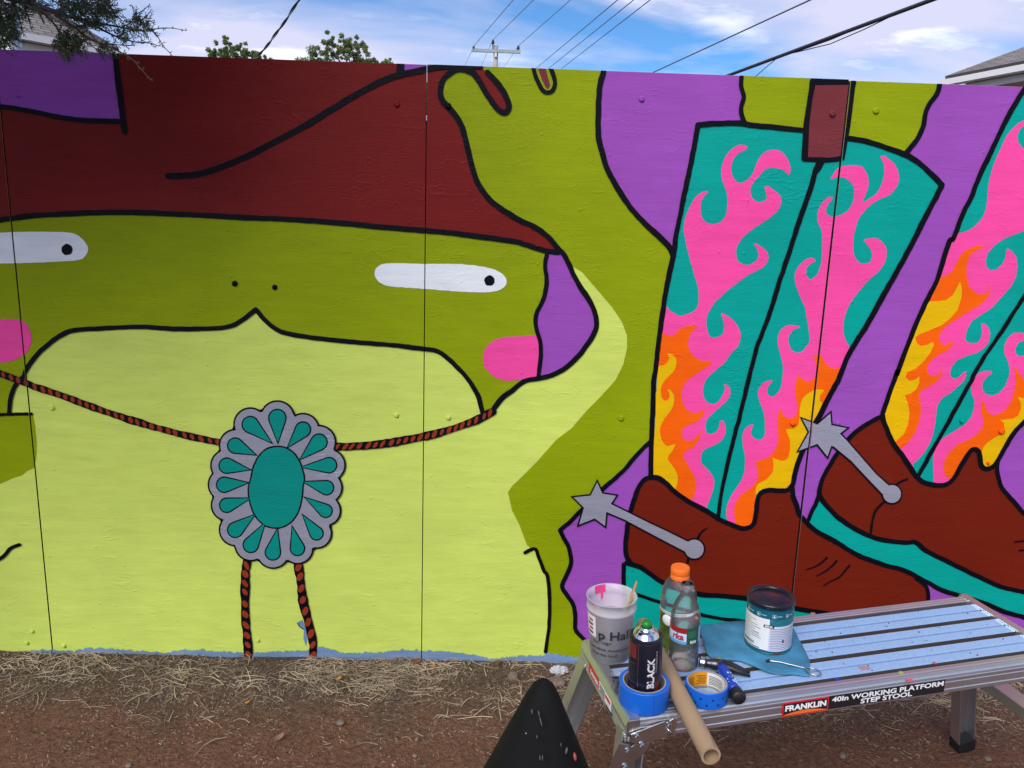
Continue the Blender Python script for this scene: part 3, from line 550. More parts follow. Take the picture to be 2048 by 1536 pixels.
stone_m = mat('stone', (.24, .17, .135), .9, noise=(60, .4, None), bump=(140, .5))
for (x, y, r, lab) in [(1686, 1504, .011, 'oval grey stone on the dirt below the step stool, largest there'), (1792, 1513, .007, 'small pale stone on the dirt under the stool name strip'), (681, 1436, .012, 'tan stone half buried in straw left of centre'), (834, 1470, .008, 'small rounded tan stone on the bare dirt below the straw'), (830, 1506, .008, 'flat brown stone near the bottom edge below the cord'), (257, 1522, .009, 'dark stone near the bottom edge at left'), (186, 1462, .006, 'small white stone on the dirt at lower left'),
                       (1026, 1353, .022, 'grey clod lying in the straw left of the black pylon'), (1116, 1362, .026, 'wide grey clod in the straw behind the black pylon'), (1975, 1514, .010, 'brown pebble just below the far rubber foot'), (470, 1500, .005, 'tiny pebble on bare dirt at the lower left')]:
    p = at_z(x, y, .012); m = MB(); pebble(m, Vector((0, 0, 0)), r, rg, 2); o = m.build('stone', stone_m, None, True); o.location = (p.x, min(p.y, -.03), gz(p.x, p.y)+r*.3); tag(o, lab, 'stone', 'stones lying on the dirt')
def leaf(x, y, ln_, wd, an, col, lab):
    p = at_z(x, y, .012); v = []; f = []
    for i in range(7):
        t = i/6; h = wd*math.sin(math.pi*min(1, t*.92+.08))**.8; z = .004+.010*t*t
        v += [(ln_*(t-.5), -h/2, z+.006), (ln_*(t-.5), 0, z), (ln_*(t-.5), h/2, z+.005)]
        if i: b = 3*i; f += [(b-3, b-2, b+1, b), (b-2, b-1, b+2, b+1)]
    o = obj('fallen_leaf', (v, f), mat('leaf_'+str(x), col, .6, noise=(50, .3, None)), None, True); o.location = (p.x, min(p.y, -.03), gz(p.x, p.y)+.002); o.rotation_euler = (.3, .1, an)
    s = o.modifiers.new('s', 'SOLIDIFY'); s.thickness = .0006; tag(o, lab, 'leaf', 'fallen leaves on the dirt')
leaf(834, 1312, .040, .020, .5, (.20, .075, .035), 'rust brown leaf against the blue strip at the wall foot')
leaf(866, 1334, .024, .012, -.4, (.50, .24, .09), 'pale orange leaf in the straw beside the rust leaf')
leaf(557, 1470, .034, .016, 1.0, (.30, .17, .10), 'tan curled leaf on the dirt below the cord')
leaf(678, 1355, .016, .012, 0, (.75, .32, .02), 'bright orange petal in the straw right of the cord')
leaf(994, 1327, .026, .014, .2, (.17, .06, .03), 'dark brown leaf by the wall foot left of the hooked line')
leaf(494, 1402, .014, .008, .1, (.70, .28, .05), 'small orange leaf scrap under the left cord')
m = MB(); rg = random.Random(77)
for _ in range(420):
    x = rg.uniform(-1.5, 2); y = -abs(rg.gauss(0, .3))-.01
    if y < -.85: continue
    r = .002+.006*rg.random()**4; pebble(m, Vector((x, y, gz(x, y)+r*.25)), r, rg, 1)
m.build('dirt_crumbs', mat('clods', (.18, .11, .08), 1, noise=(40, .5, (.10, .060, .044)), bump=(160, .5)), None, True, kind='stuff', label='crumbs and small clods of dirt on the ground')
# crumpled tissue by the wall
p = at_z(1118, 1336, .02); b = bmesh.new(); bmesh.ops.create_icosphere(b, subdivisions=4, radius=1)
for q in b.verts:
    c = q.co.copy(); k = 1+.45*mnoise.noise(c*2.3)+.25*mnoise.noise(c*6); q.co = Vector((c.x*.026*k, c.y*.016*k, c.z*.012*k))
o = obj('paper_tissue', b, mat('tissue', (.48, .49, .53), .9), None, False); o.location = (p.x, p.y, gz(p.x, p.y)+.008); tag(o, 'crumpled white tissue in the straw by the wall, left of the stool', 'tissue')

# ------------------------------------------------------------------ step stool
ST = Matrix.Translation((.4954, -1.011, .4954)) @ Matrix.Rotation(.2019, 4, 'Z') @ Matrix.Rotation(-.035, 4, 'Y') @ Matrix.Rotation(.0117, 4, 'X')
STI = ST.inverted(); SL, SW = 1.05, .2917
def s_plane(x, y, ax, c):
    o = STI @ CAM; d = STI.to_3x3() @ ray(x, y); t = (c-o[ax])/d[ax]; return o+d*t
def SZ(x, y, z=0): return s_plane(x, y, 2, z)
def SY(x, y, c=0): return s_plane(x, y, 1, c)
alu = mat('aluminium', (.70, .71, .73), .44, 1, bump=(90, .04), noise=(6, .10, None))
alu_sky_tint = mat('aluminium_tread_sky_tint', (.54, .74, .98), .28, .66, noise=(120, .12, None))  # reflected sky blue put into the base colour of the planks
alu_gap_shade = mat('aluminium_gap_shade', (.30, .27, .25), .55, 1)  # plank flanges darkened in colour, shade and reflected dirt in the gaps
wire_s = mat('wire_steel', (.42, .43, .45), .32, 1)
alu_d = mat('zinc_plate', (.66, .66, .66), .34, 1, noise=(14, .16, None))
steel = mat('bolt_steel', (.72, .73, .75), .25, 1)
rub = mat('black_rubber', (.012, .012, .013), .55)
stool = thing('step_stool', 'long aluminium work platform stool with ribbed planks and paint drips, before the painted boots', 'step stool', ST)
E_ = .029
def ribs(y0, y1, n, z, h):
    o = []; d = (y1-y0)/n
    for i in range(n): o += [(y0+d*i+d*.06, z-h), (y0+d*i+d*.46, z), (y0+d*i+d*.54, z), (y0+d*i+d*.94, z-h)]
    return o
def extr(poly, name, x0, x1, mt): return MB().prism(poly, x0, x1, 'x').build(name, mt, stool)
RW, PLW, GP = .028, .0584, .0151
# side rails (front and back) with fluted faces
def rail(y0, sg, name):
    Y = lambda t: y0+sg*t
    face = [(Y(0), -.046), (Y(-.0015), -.044), (Y(-.0015), -.037), (Y(0), -.0355), (Y(0), -.032), (Y(-.0012), -.031), (Y(-.0012), -.020), (Y(.0), -.0188), (Y(0), -.0155), (Y(-.0016), -.0145), (Y(-.0016), -.010), (Y(.0), -.009), (Y(0), -.007), (Y(.0006), -.004), (Y(.003), -.0012)]
    top = [(Y(.006), 0), (Y(.009), -.0012), (Y(.012), 0), (Y(.016), 0), (Y(.018), -.0012), (Y(.020), 0), (Y(.026), 0), (Y(.0275), -.0012), (Y(.030), -.0006), (Y(.030), -.010), (Y(.004), -.012), (Y(.004), -.048)]
    extr(face+top, name, E_, SL-E_, alu)
rail(0, 1, 'front_rail'); rail(SW, -1, 'back_rail')
for k in range(3):
    y0 = RW+GP+k*(PLW+GP); a = .0255
    prof = [(y0, -.002)] + ribs(y0, y0+a, 5, 0, .0030) + [(y0+a, -.0070), (y0+PLW-a, -.0070)] + ribs(y0+PLW-a, y0+PLW, 5, 0, .0030) + [(y0+PLW, -.002), (y0+PLW, -.020), (y0+PLW-.003, -.020), (y0+PLW-.003, -.0095), (y0+.003, -.0095), (y0+.003, -.020), (y0, -.020)]
    po_ = extr(prof, 'plank', E_+.001, SL-E_-.001, alu_sky_tint); po_.data.materials.append(alu_gap_shade)
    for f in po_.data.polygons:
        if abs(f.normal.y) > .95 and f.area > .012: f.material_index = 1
for xx in (.18, .36, .54, .72, .88): MB().box((xx, .006, -.040), (xx+.022, SW-.006, -.0225)).build('cross_brace', alu_d, stool)
# end caps with fluted outer faces
for (x0, sg) in ((0, 1), (SL, -1)):
    X = lambda t: x0+sg*t
    fl = [(X(0), -.048)]
    for i in range(6): z = -.046+i*.0045; fl += [(X(0), z), (X(.0012), z+.0008), (X(.0012), z+.0032), (X(0), z+.004)]
    fl += [(X(0), -.012), (X(.006), .0015), (X(.010), .003), (X(E_), .003), (X(E_), -.006), (X(.004), -.008), (X(.004), -.048)]
    MB().prism([(a, b) for a, b in fl], -.001, SW+.001, 'y').build('end_cap', alu, stool)
    MB().box((min(X(.0045), X(E_+.0005)), -.0025, -.047), (max(X(.0045), X(E_+.0005)), .0015, -.001)).build('corner_plate', alu_d, stool)
    MB().box((min(X(.0045), X(E_+.0005)), SW-.0015, -.047), (max(X(.0045), X(E_+.0005)), SW+.0025, -.001)).build('corner_plate', alu_d, stool)
# legs: open channels that splay outwards, rubber feet, rungs
def beam(a, b, wx, wy, name, mt, par=None, xdir=None, th=.003, chan=False):
    a = Vector(a); b = Vector(b); t = (b-a).normalized(); x_ = (Vector(xdir or (1, 0, 0))-t*t.dot(Vector(xdir or (1, 0, 0)))).normalized(); y_ = t.cross(x_); m = MB()
    F_ = Matrix((( x_.x, y_.x, t.x, a.x), (x_.y, y_.y, t.y, a.y), (x_.z, y_.z, t.z, a.z), (0, 0, 0, 1))); Ln = (b-a).length
    if chan:
        h, g = wx/2, wy/2
        m.prism([(-h, -g), (h, -g), (h, g), (h-th, g), (h-th, -g+th), (-h+th, -g+th), (-h+th, g), (-h, g)], 0, Ln, 'z')
    else: m.box((-wx/2, -wy/2, 0), (wx/2, wy/2, Ln))
    m.v = [F_ @ v for v in m.v]
    return m.build(name, mt, par or stool, bevel=.0012 if not chan else 0), F_, Ln
legs = {}
GND = lambda P: (ST @ Vector(P)).z
for (nm, tx, ty, fx, fy) in (('fl', .022, .022, -.055, -.055), ('bl', .022, SW-.022, -.085, SW+.085), ('fr', SL-.022, .022, SL+.13, -.095), ('br', SL-.022, SW-.022, SL+.135, SW+.085)):
    z = -.3
    for _ in range(30): q = ST @ Vector((fx, fy, z)); z -= (q.z-(gz(q.x, q.y)+.002))*.9
    a = Vector((tx, ty, -.035)); b = Vector((fx, fy, z)); legs[nm] = (a, b); s_ = 1 if ty > .1 else -1
    lo, F_, Ln = beam(a, b+(a-b).normalized()*.02, .050, .034, 'leg', alu, None, (1, 0, 0), .003, True)
    ft = beam(b+(a-b).normalized()*.045, b, .054, .038, 'foot', rub, lo)
    for t_ in (.16, .30, .62):
        q = a.lerp(b, t_); d_ = Vector((0, s_, 0)); MB().lathe([(.006, 0), (.006, .003), (.0042, .0042), (0, .0046)], 8, Matrix.Translation(q+Vector((0, s_*.0155, 0))) @ d_.to_track_quat('Z', 'Y').to_matrix().to_4x4()).build('rivet', steel, lo, True)
for e in ('l', 'r'):
    for t_, nm in (((.36 if e == 'r' else .84), 'rung'),):
        a = legs['f'+e][0].lerp(legs['f'+e][1], t_); b = legs['b'+e][0].lerp(legs['b'+e][1], t_); beam(a, b, .030, .046, nm, alu, None, (0, 0, 1))
# hinge plates and bolts at the near corner
def plate(px, name, y, th, mt):
    P = [SY(a, b, y) for a, b in px]; return MB().prism([(q.x, q.z) for q in P], y-th, y, 'y').build(name, mt, stool, bevel=.0006)
z7 = lambda s: [(1180+a/7.314, 1380+b/7.314) for a, b in zip(*[iter([float(t) for t in s.split()])]*2)]
plate(z7('592 640 640 618 1080 450 1165 470 1160 440 1215 400 1255 420 1262 480 1232 600 1240 655 720 765 640 775 600 745'), 'lock_plate', -.0045, .003, alu_d)
plate(z7('640 790 880 745 850 830 800 900 700 1010 650 1000 590 830'), 'hinge_plate', -.0030, .0025, alu_d)
plate(z7('420 770 575 790 600 830 660 1010 620 1230 260 1230 330 960'), 'leg_bracket', -.0062, .003, alu_d)
def hexbolt(px, py, r, y):
    q = SY(px, py, y); M_ = Matrix.Translation((q.x, y, q.z)) @ Matrix.Rotation(rad(90), 4, 'X')
    MB().lathe([(r*1.25, 0), (r*1.25, .0012)], 16, M_).build('washer', steel, stool); MB().lathe([(r, .0012), (r, .0050), (r*.82, .0062), (0, .0062)], 6, M_).build('bolt', steel, stool)
for (a, b, r) in ((680, 668, .0052), (1152, 500, .0050), (752, 800, .0052), (543, 880, .0040), (505, 1115, .0050), (562, 712, .0036)): hexbolt(1180+a/7.314, 1380+b/7.314, r, -.0092 if b > 860 else -.0076)
q = SY(1180+1165/7.314, 1380+600/7.314, -.009); MB().tube([q+Vector((-.006, 0, .006)), q+Vector((0, -.004, .001)), q+Vector((.003, -.004, -.003)), q+Vector((-.006, -.001, -.007))], .0016, 6).build('lock_pin', steel, stool, True)

# ---- lettering
def text(s, size, x=0, y=0, bold=0, align='LEFT', shear=0, space=1):
    cu = bpy.data.curves.new('t', 'FONT'); cu.body = s; cu.size = size; cu.align_x = align; cu.offset = bold; cu.shear = shear; cu.space_character = space; cu.resolution_u = 3
    o = bpy.data.objects.new('t', cu); COL.objects.link(o); dg = bpy.context.evaluated_depsgraph_get(); me = bpy.data.meshes.new_from_object(o.evaluated_get(dg))
    v = [Vector((p.co.x+x, p.co.y+y, 0)) for p in me.vertices]; f = [list(p.vertices) for p in me.polygons]
    bpy.data.objects.remove(o); bpy.data.meshes.remove(me); return v, f
def fit(vf, x0, y0, x1, y1):
    v, f = vf; a = min(p.x for p in v); b = max(p.x for p in v); c = min(p.y for p in v); d = max(p.y for p in v)
    return [Vector((x0+(p.x-a)/(b-a)*(x1-x0), y0+(p.y-c)/(d-c)*(y1-y0), 0)) for p in v], f
def flat(vf, M_, name, mt, par): v, f = vf; return obj(name, ([M_ @ p for p in v], f), mt, par)
ink_w = mat('ink_white', (.85, .85, .86), .5); ink_k = mat('ink_black', (.012, .012, .014), .4); ink_r = mat('ink_red', (.62, .02, .03), .4); ink_o = mat('ink_orange', (.85, .16, .02), .4)
stick_w = mat('sticker_white', (.78, .79, .80), .45)
# name strip on the front rail
a = SY(1563, 1432, -.002); b = SY(1888, 1377, -.002); x0, x1 = a.x, b.x; xm = x0+(x1-x0)*.275
FM = lambda d: Matrix(((1, 0, 0, 0), (0, 0, -1, -.0017-d), (0, 1, 0, 0), (0, 0, 0, 1)))
Z0, Z1 = -.0415, -.0105
MB().box((xm, -.0027, Z0+.001), (x1, -.0016, Z1)).build('name_strip', ink_k, stool)
MB().box((x0, -.0029, Z0-.001), (xm, -.0016, Z1)).build('name_strip', ink_r, stool); MB().box((x0+.003, -.0034, Z0+.002), (xm-.003, -.0029, Z1-.003)).build('name_strip', ink_k, stool)
flat(fit(text('FRANKLIN', .02, bold=.0009), x0+.006, Z0+.0115, xm-.006, Z1-.006), FM(.0022), 'lettering', ink_w, stool)
arc = [(x0+.004+(xm-x0-.008)*i/12, Z0+.0035+.0062*math.sin(math.pi*i/12)) for i in range(13)]+[(xm-.004, Z0+.0025), (x0+.004, Z0+.0025)]
MB().prism(arc, -.0041, -.0036, 'y').build('lettering', ink_o, stool)
flat(fit(text('40In WORKING PLATFORM', .02, bold=.0006), xm+.007, Z0+.0170, x1-.004, Z1-.0022), FM(.0018), 'lettering', ink_w, stool)
flat(fit(text('STEP STOOL', .02, bold=.0006), xm+(x1-xm)*.27, Z0+.0035, xm+(x1-xm)*.715, Z0+.0150), FM(.0018), 'lettering', ink_w, stool)
# danger sticker on the end cap (faces -x)
def cap_pt(px, py): return s_plane(px, py, 0, -.0012)
pa = cap_pt(1178, 1322); pb = cap_pt(1222, 1420); y0_, y1_ = sorted((pa.y, pb.y)); yk = y1_-(y1_-y0_)*.48
CM = lambda d: Matrix(((0, 0, -1, -.0006-d), (-1, 0, 0, 0), (0, 1, 0, 0), (0, 0, 0, 1)))     # text x runs towards -y, text y up
zt, zb_ = -.013, -.036
MB().box((-.0016, yk, zb_), (-.0005, y1_, zt)).build('warning_sticker', ink_r, stool); MB().box((-.0016, y0_, zb_), (-.0005, yk, zt)).build('warning_sticker', stick_w, stool)
flat(fit(text('DANGER', .01, bold=.0004), -y1_+.014, zb_+.006, -yk-.004, zt-.006), CM(.0016), 'lettering', ink_w, stool)
MB().box((-.0022, y0_+.006, zb_+.013), (-.0017, yk-(yk-y0_)*.55, zt-.003)).build('lettering', ink_r, stool)
for i in range(5): MB().box((-.0022, yk-(yk-y0_)*.50, zb_+.003+i*.0042), (-.0017, yk-.004-(i % 2)*.004, zb_+.0045+i*.0042)).build('lettering', ink_k, stool)
MB().box((-.0018, y0_-.005, zb_-.006), (-.0006, y0_+.03, zb_-.001)).build('warning_sticker', ink_k, stool)
# dried paint spills on the planks
def spill(px, py, r, col, sx_=1.4, seed=1):
    q = SZ(px, py, 0); rg_ = random.Random(seed); n = 22; po = [(q.x+r*sx_*(1+.35*mnoise.noise((math.cos(k*.9)*1.7+seed, math.sin(k*.9), 0))+.12*rg_.uniform(-1, 1))*math.cos(2*math.pi*k/n), q.y+r*(1+.35*mnoise.noise((math.cos(k), math.sin(k)*2+seed, 1)))*math.sin(2*math.pi*k/n)) for k in range(n)]
    MB().prism(po, -.001, .0006, 'z').build('paint_spill', mat('spill', col, .4), stool)
spill(1675, 1358, .005, (.01, .05, .22)); spill(1730, 1336, .007, (.42, .24, .26), 1.6, 2); spill(1802, 1345, .0045, (.36, .42, .08), 1.2, 3); spill(1820, 1360, .006, (.70, .10, .20), 1.1, 4); spill(1870, 1326, .004, (.5, .1, .16), 1, 5); spill(1626, 1227, .004, (.4, .2, .1), 1.5, 6)
rg = random.Random(5)
m = MB()
for i in range(40):
    x = rg.uniform(.30, 1.0); k = rg.randrange(3); y = RW+GP+k*(PLW+GP)+rg.choice((rg.uniform(.002, .024), rg.uniform(.039, .060))); r = rg.uniform(.0005, .0014); m.prism([(x+r*1.6*math.cos(j*1.05), y+r*math.sin(j*1.05)) for j in range(6)], -.001, .0005, 'z')
m.build('paint_speck', mat('speck', (.05, .06, .09), .5), stool, kind='stuff')

# ------------------------------------------------------------------ things on the stool
def place(px, py, z=0): q = SZ(px, py, z); return ST @ Matrix.Translation(q)
def wrap(vf, r, z0, a0, name, mt, par, taper=0):
    """bend flat lettering round an upright cylinder; a0 = bearing of text origin, text runs anticlockwise seen from above"""
    v, f = vf; o = []
    for p in v: rr = r+taper*(p.y+z0); a = a0+p.x/r; o.append((rr*math.cos(a), rr*math.sin(a), z0+p.y))
    return obj(name, (o, f), mt, par)
def band(r0, z0, r1, z1, a0, a1, name, mt, par, n=24):
    v = []; f = []
    for i in range(n+1):
        a = a0+(a1-a0)*i/n; v += [(r0*math.cos(a), r0*math.sin(a), z0), (r1*math.cos(a), r1*math.sin(a), z1)]
        if i: b = 2*i; f.append((b-2, b, b+1, b-1))
    return obj(name, (v, f), mt, par, True)
VA = rad(-114)                      # bearing (in stool axes) of the side that faces the camera
def clear(name, tint, dens=.12, rough=.05):
    m = bpy.data.materials.new(name); m.use_nodes = True; t = m.node_tree; t.nodes.clear(); n = t.nodes.new
    o = n('ShaderNodeOutputMaterial'); tp = n('ShaderNodeBsdfTransparent'); tp.inputs[0].default_value = (*tint, 1); gl = n('ShaderNodeBsdfGlossy'); gl.inputs['Roughness'].default_value = rough; df = n('ShaderNodeBsdfDiffuse'); df.inputs[0].default_value = (.8, .82, .86, 1)
    lw = n('ShaderNodeLayerWeight'); lw.inputs[0].default_value = .22; m1 = n('ShaderNodeMixShader'); m1.inputs[0].default_value = dens; t.links.new(tp.outputs[0], m1.inputs[1]); t.links.new(df.outputs[0], m1.inputs[2])
    nz = n('ShaderNodeTexNoise'); nz.inputs['Scale'].default_value = 60; bp = n('ShaderNodeBump'); bp.inputs['Strength'].default_value = .25; bp.inputs['Distance'].default_value = .004; t.links.new(nz.outputs[0], bp.inputs['Height']); t.links.new(bp.outputs[0], gl.inputs['Normal'])
    m2 = n('ShaderNodeMixShader'); mu = n('ShaderNodeMath'); mu.operation = 'MULTIPLY'; mu.inputs[1].default_value = 1.5; t.links.new(lw.outputs[0], mu.inputs[0]); t.links.new(mu.outputs[0], m2.inputs[0]); t.links.new(m1.outputs[0], m2.inputs[1]); t.links.new(gl.outputs[0], m2.inputs[2]); t.links.new(m2.outputs[0], o.inputs[0])
    return m
pet_m = clear('clear_plastic', (.99, .995, 1), .055, .03)
milky = bpy.data.materials.new('milky_plastic'); milky.use_nodes = True
t = milky.node_tree; b = t.nodes['Principled BSDF']; b.inputs['Base Color'].default_value = (.74, .72, .75, 1); b.inputs['Roughness'].default_value = .35; b.inputs['Alpha'].default_value = .42

# plastic tub with rinse water and brushes
cup = thing('plastic_tub', 'translucent quart tub with printed lettering holding paint brushes, at the left of the stool', 'tub', place(1220, 1309))
rb_, rt_, H_ = .0440, .0540, .146
MB().lathe([(0, .002), (rb_-.004, .0), (rb_, .003), (rt_-.002, H_-.030), (rt_+.0005, H_-.029), (rt_+.0012, H_-.024), (rt_, H_-.022), (rt_, H_-.003), (rt_+.002, H_-.002), (rt_+.002, H_), (rt_-.0005, H_), (rt_-.0016, H_-.022), (rb_-.0018, .005), (0, .0042)], 48).build('tub_wall', milky, cup, True)
MB().lathe([(0, .006), (rb_-.003, .0065), (rb_+.0045, .092), (0, .092)], 40).build('rinse_water', mat('rinse_water', (.42, .40, .43), .08, 0, .5, Alpha=.6), cup, True)
cr = lambda z: rb_+(rt_-.002-rb_)*z/(H_-.03)+.0006
tp_ = (rt_-rb_)/H_
ink_g = mat('ink_dark', (.03, .03, .035), .5)
for (s_, sz_, z, off, bold) in (('p Hall', .030, .066, -.012, .0006), ('Est. 1987', .0105, .052, -.024, .0001), ("Don't drink downstream", .0100, .036, -.042, .0001), ('from the herd!', .0100, .022, -.030, .0001)):
    v, f = text(s_, sz_, off, 0, bold); wrap((v, f), cr(z), z, VA-.22, 'lettering', ink_g, cup, tp_)
band(cr(.062)+.0004, .062, cr(.112)+.0006, .112, VA-1.30, VA-.62, 'price_sticker', mat('sticker_pale', (.74, .72, .72), .5), cup)
for i in range(4): band(cr(.068+i*.010)+.001, .068+i*.010, cr(.073+i*.010)+.001, .073+i*.010, VA-1.15+.1*(i % 2), VA-.78, 'lettering', ink_r if i in (1, 3) else ink_g, cup, 8)
band(rt_-.0022, H_-.020, rt_-.0014, H_-.001, rad(86), rad(116), 'paint_smear', mat('pink_smear', (.85, .06, .26), .4), cup); band(rt_-.0030, H_-.042, rt_-.0024, H_-.020, rad(92), rad(98), 'paint_smear', mat('pink_smear2', (.85, .06, .26), .4), cup)
wood = mat('brush_wood', (.52, .27, .12), .5, noise=(40, .3, None))
br = thing('paint_brush', 'bare wooden brush handle leaning out of the tub', 'brush', place(1220, 1309))
q0 = Vector((.020, .010, .050)); q1 = Vector((.0475, .008, .120)); q2 = Vector((.0625, .012, .166))
MB().tube([q0, q1, q1.lerp(q2, .3), q1.lerp(q2, .7), q2], [.0028, .0034, .0046, .0034, .0018], 10).build('handle', wood, br, True); MB().tube([q0-Vector((.006, 0, .03)), q0], [.004, .003], 10).build('ferrule', steel, br, True)
br = thing('paint_brush', 'pink smeared brush handle leaning inside the left of the tub', 'brush', place(1220, 1309))
q0 = Vector((-.012, .0, .055)); q2 = Vector((-.0485, -.004, .138))
MB().tube([q0, q0.lerp(q2, .5), q0.lerp(q2, .8), q2], [.003, .0036, .0046, .0026], 10).build('handle', mat('pink_wood', (.62, .20, .16), .5, noise=(70, .5, (.70, .08, .20))), br, True); MB().tube([q0-Vector((-.006, 0, .03)), q0], [.004, .003], 10).build('ferrule', steel, br, True)

# blue tape roll with a spray can standing in it
tape_b = mat('tape_blue', (.006, .13, .62), .45, bump=(300, .06)); core_m = mat('tape_core', (.36, .30, .25), .8)
def tape(px, py, ro, ri, h, lab, name='tape_roll'):
    tr_ = thing(name, lab, 'tape', place(px, py), 'rolls of blue tape on the stool')
    MB().lathe([(ri+.0025, 0), (ro-.001, 0), (ro, .001), (ro, h-.001), (ro-.001, h), (ri+.0025, h), (ri+.0025, 0)], 56).build('tape', tape_b, tr_, autosmooth=40)
    MB().lathe([(ri, 0), (ri+.0025, 0), (ri+.0025, h+.0004), (ri, h+.0004), (ri, 0)], 48).build('core', core_m, tr_, autosmooth=40)
    return tr_
t1 = tape(1287, 1402, .0505, .0405, .047, 'full blue tape roll with the black spray can standing inside it')
MB().box((-.0006, -.0509, .002), (.0006, -.0496, .045)).build('tape_end', mat('tape_fold', (.004, .09, .45), .4), t1)
can = thing('spray_can', 'black spray paint can with chrome dome and green cap inside the tape roll', 'spray can', place(1287, 1402))
can_k = mat('can_black', (.010, .010, .020), .28, bump=(500, .02)); chrome = mat('chrome', (.70, .71, .73), .14, 1)
CR, CH = .0330, .142
MB().lathe([(0, .002), (CR-.004, .0012), (CR-.001, .003), (CR, .006), (CR, CH), (CR-.0012, CH+.003), (CR+.0004, CH+.0045), (CR+.0004, CH+.007), (CR-.0016, CH+.0085), (CR-.0025, CH+.0075)], 56).build('body', can_k, can, autosmooth=50)
MB().lathe([(CR-.0024, CH+.0070), (CR-.0045, CH+.0045), (CR-.006, CH+.006), (.024, CH+.0145), (.018, CH+.0195), (.0145, CH+.0205), (.0145, CH+.0245), (.0135, CH+.026), (.011, CH+.026), (.0108, CH+.0215), (0, CH+.0215)], 48).build('dome', chrome, can, True)
MB().lathe([(.0096, CH+.021), (.0096, CH+.031), (.0085, CH+.0345), (.006, CH+.037), (0, CH+.0376)], 28).build('cap', mat('cap_green', (.01, .24, .03), .3, noise=(90, .4, None)), can, True)
band(CR+.0003, .004, CR+.0003, .146, VA-.42, VA-.38, 'seam_stripe', mat('stripe_silver', (.62, .55, .48), .3, 1), can)
band(CR+.0003, .110, CR+.0003, .140, VA-1.25, VA-.55, 'print_block', mat('print_red', (.15, .02, .018), .4), can); band(CR+.0003, .012, CR+.0003, .062, VA+.66, VA+1.05, 'print_block', mat('print_dred', (.12, .016, .014), .4), can)
for i in range(7): band(CR+.0003, .046+i*.0085, CR+.0003, .0475+i*.0085, VA-1.3, VA-.60-.1*(i % 3), 'lettering', mat('print_grey', (.07, .06, .07), .5), can, 6)
v, f = fit(text('BLACK', .03, bold=.0012), 0, 0, .066, .0155)
flatv = [Vector((-p.y, p.x, 0)) for p in v]; wrap((flatv, f), CR+.0006, .050, VA+.62, 'lettering', mat('ink_pale', (.66, .66, .70), .35), can)
v, f = fit(text('MONTANACANS', .03), 0, 0, .046, .004); wrap(([Vector((-p.y, p.x, 0)) for p in v], f), CR+.0006, .084, VA+.80, 'lettering', mat('ink_pale2', (.40, .40, .44), .35), can)

# second tape roll, nearly used up, printed core label
t2 = tape(1412, 1395, .0425, .0375, .036, 'thin blue tape roll with orange and white core label, near the hammer')
band(.0372, .004, .0372, .034, rad(20), rad(160), 'core_label', mat('label_orange', (.80, .33, .01), .5), t2); band(.0371, .004, .0371, .034, rad(-30), rad(62), 'core_label', stick_w, t2)
for i in range(6):
    for (a0, a1) in ((66, 100), (106, 150)): band(.0369, .008+i*.0035, .0369, .0095+i*.0035, rad(a0), rad(a1-(i*7 % 11)), 'lettering', mat('print_brown', (.16, .07, .01), .5), t2, 6)
    band(.0368, .008+i*.0035, .0368, .0095+i*.0035, rad(2+(i*5 % 9)), rad(56), 'lettering', ink_g, t2, 6)
for i in range(9):
    a = VA-1.2+i*.28; band(.0427, .008+.012*(i % 2), .0427, .0125+.012*(i % 2), a, a+.11, 'print_mark', mat('print_navy', (.003, .03, .17), .5), t2, 4)

# small clear cup with dark paint
sc_ = thing('small_cup', 'small clear plastic cup with black paint inside, left of the tape roll', 'cup', place(1233, 1378))
MB().lathe([(.0105, .0), (.0150, .030), (.0158, .0305), (.0158, .0315), (.0145, .0315), (.0100, .0012), (0, .0012)], 24).build('cup_wall', clear('cup_plastic', (.8, .82, .86), .12), sc_, True)
MB().lathe([(0, .0014), (.0098, .0016), (.0128, .022), (0, .022)], 20).build('paint', mat('black_paint', (.006, .006, .009), .15), sc_, True)
MB().lathe([(0, -.0004), (.0028, 0), (.0022, .0012), (0, .0016)], 10, Matrix.Translation((.002, -.0125, .009)) @ Matrix.Rotation(rad(90), 4, 'X')).build('paint_dab', mat('dab', (.75, .22, .16), .4), sc_, True)

# kraft tube lying across the planks
kr = 0.0182; a = SZ(1422, 1512, kr); b = SZ(1287, 1250, kr+.004)
tube = thing('cardboard_tube', 'brown kraft cardboard tube lying across the stool and overhanging the front', 'tube', ST)
kraft = mat('kraft_card', (.40, .27, .16), .8, noise=(7, .18, None), bump=(180, .08))
Dq = (b-a); Ln = Dq.length; F_ = Matrix.Translation(a) @ Dq.to_track_quat('Z', 'Y').to_matrix().to_4x4()
prof = [(kr, 0), (kr, Ln*.25), (kr*.992, Ln*.5), (kr*1.004, Ln*.75), (kr, Ln), (kr-.0045, Ln), (kr-.0045, 0), (kr, 0)]
MB().lathe(prof, 40, F_).build('tube_wall', kraft, tube, autosmooth=40)
sp_ = [F_ @ Vector(((kr+.0002)*math.cos(1.9+u*2.4), (kr+.0002)*math.sin(1.9+u*2.4), Ln*u*.42)) for u in [i/24 for i in range(25)]]
MB().tube(sp_, .00045, 4).build('seam', mat('kraft_seam', (.13, .08, .045), .9), tube)

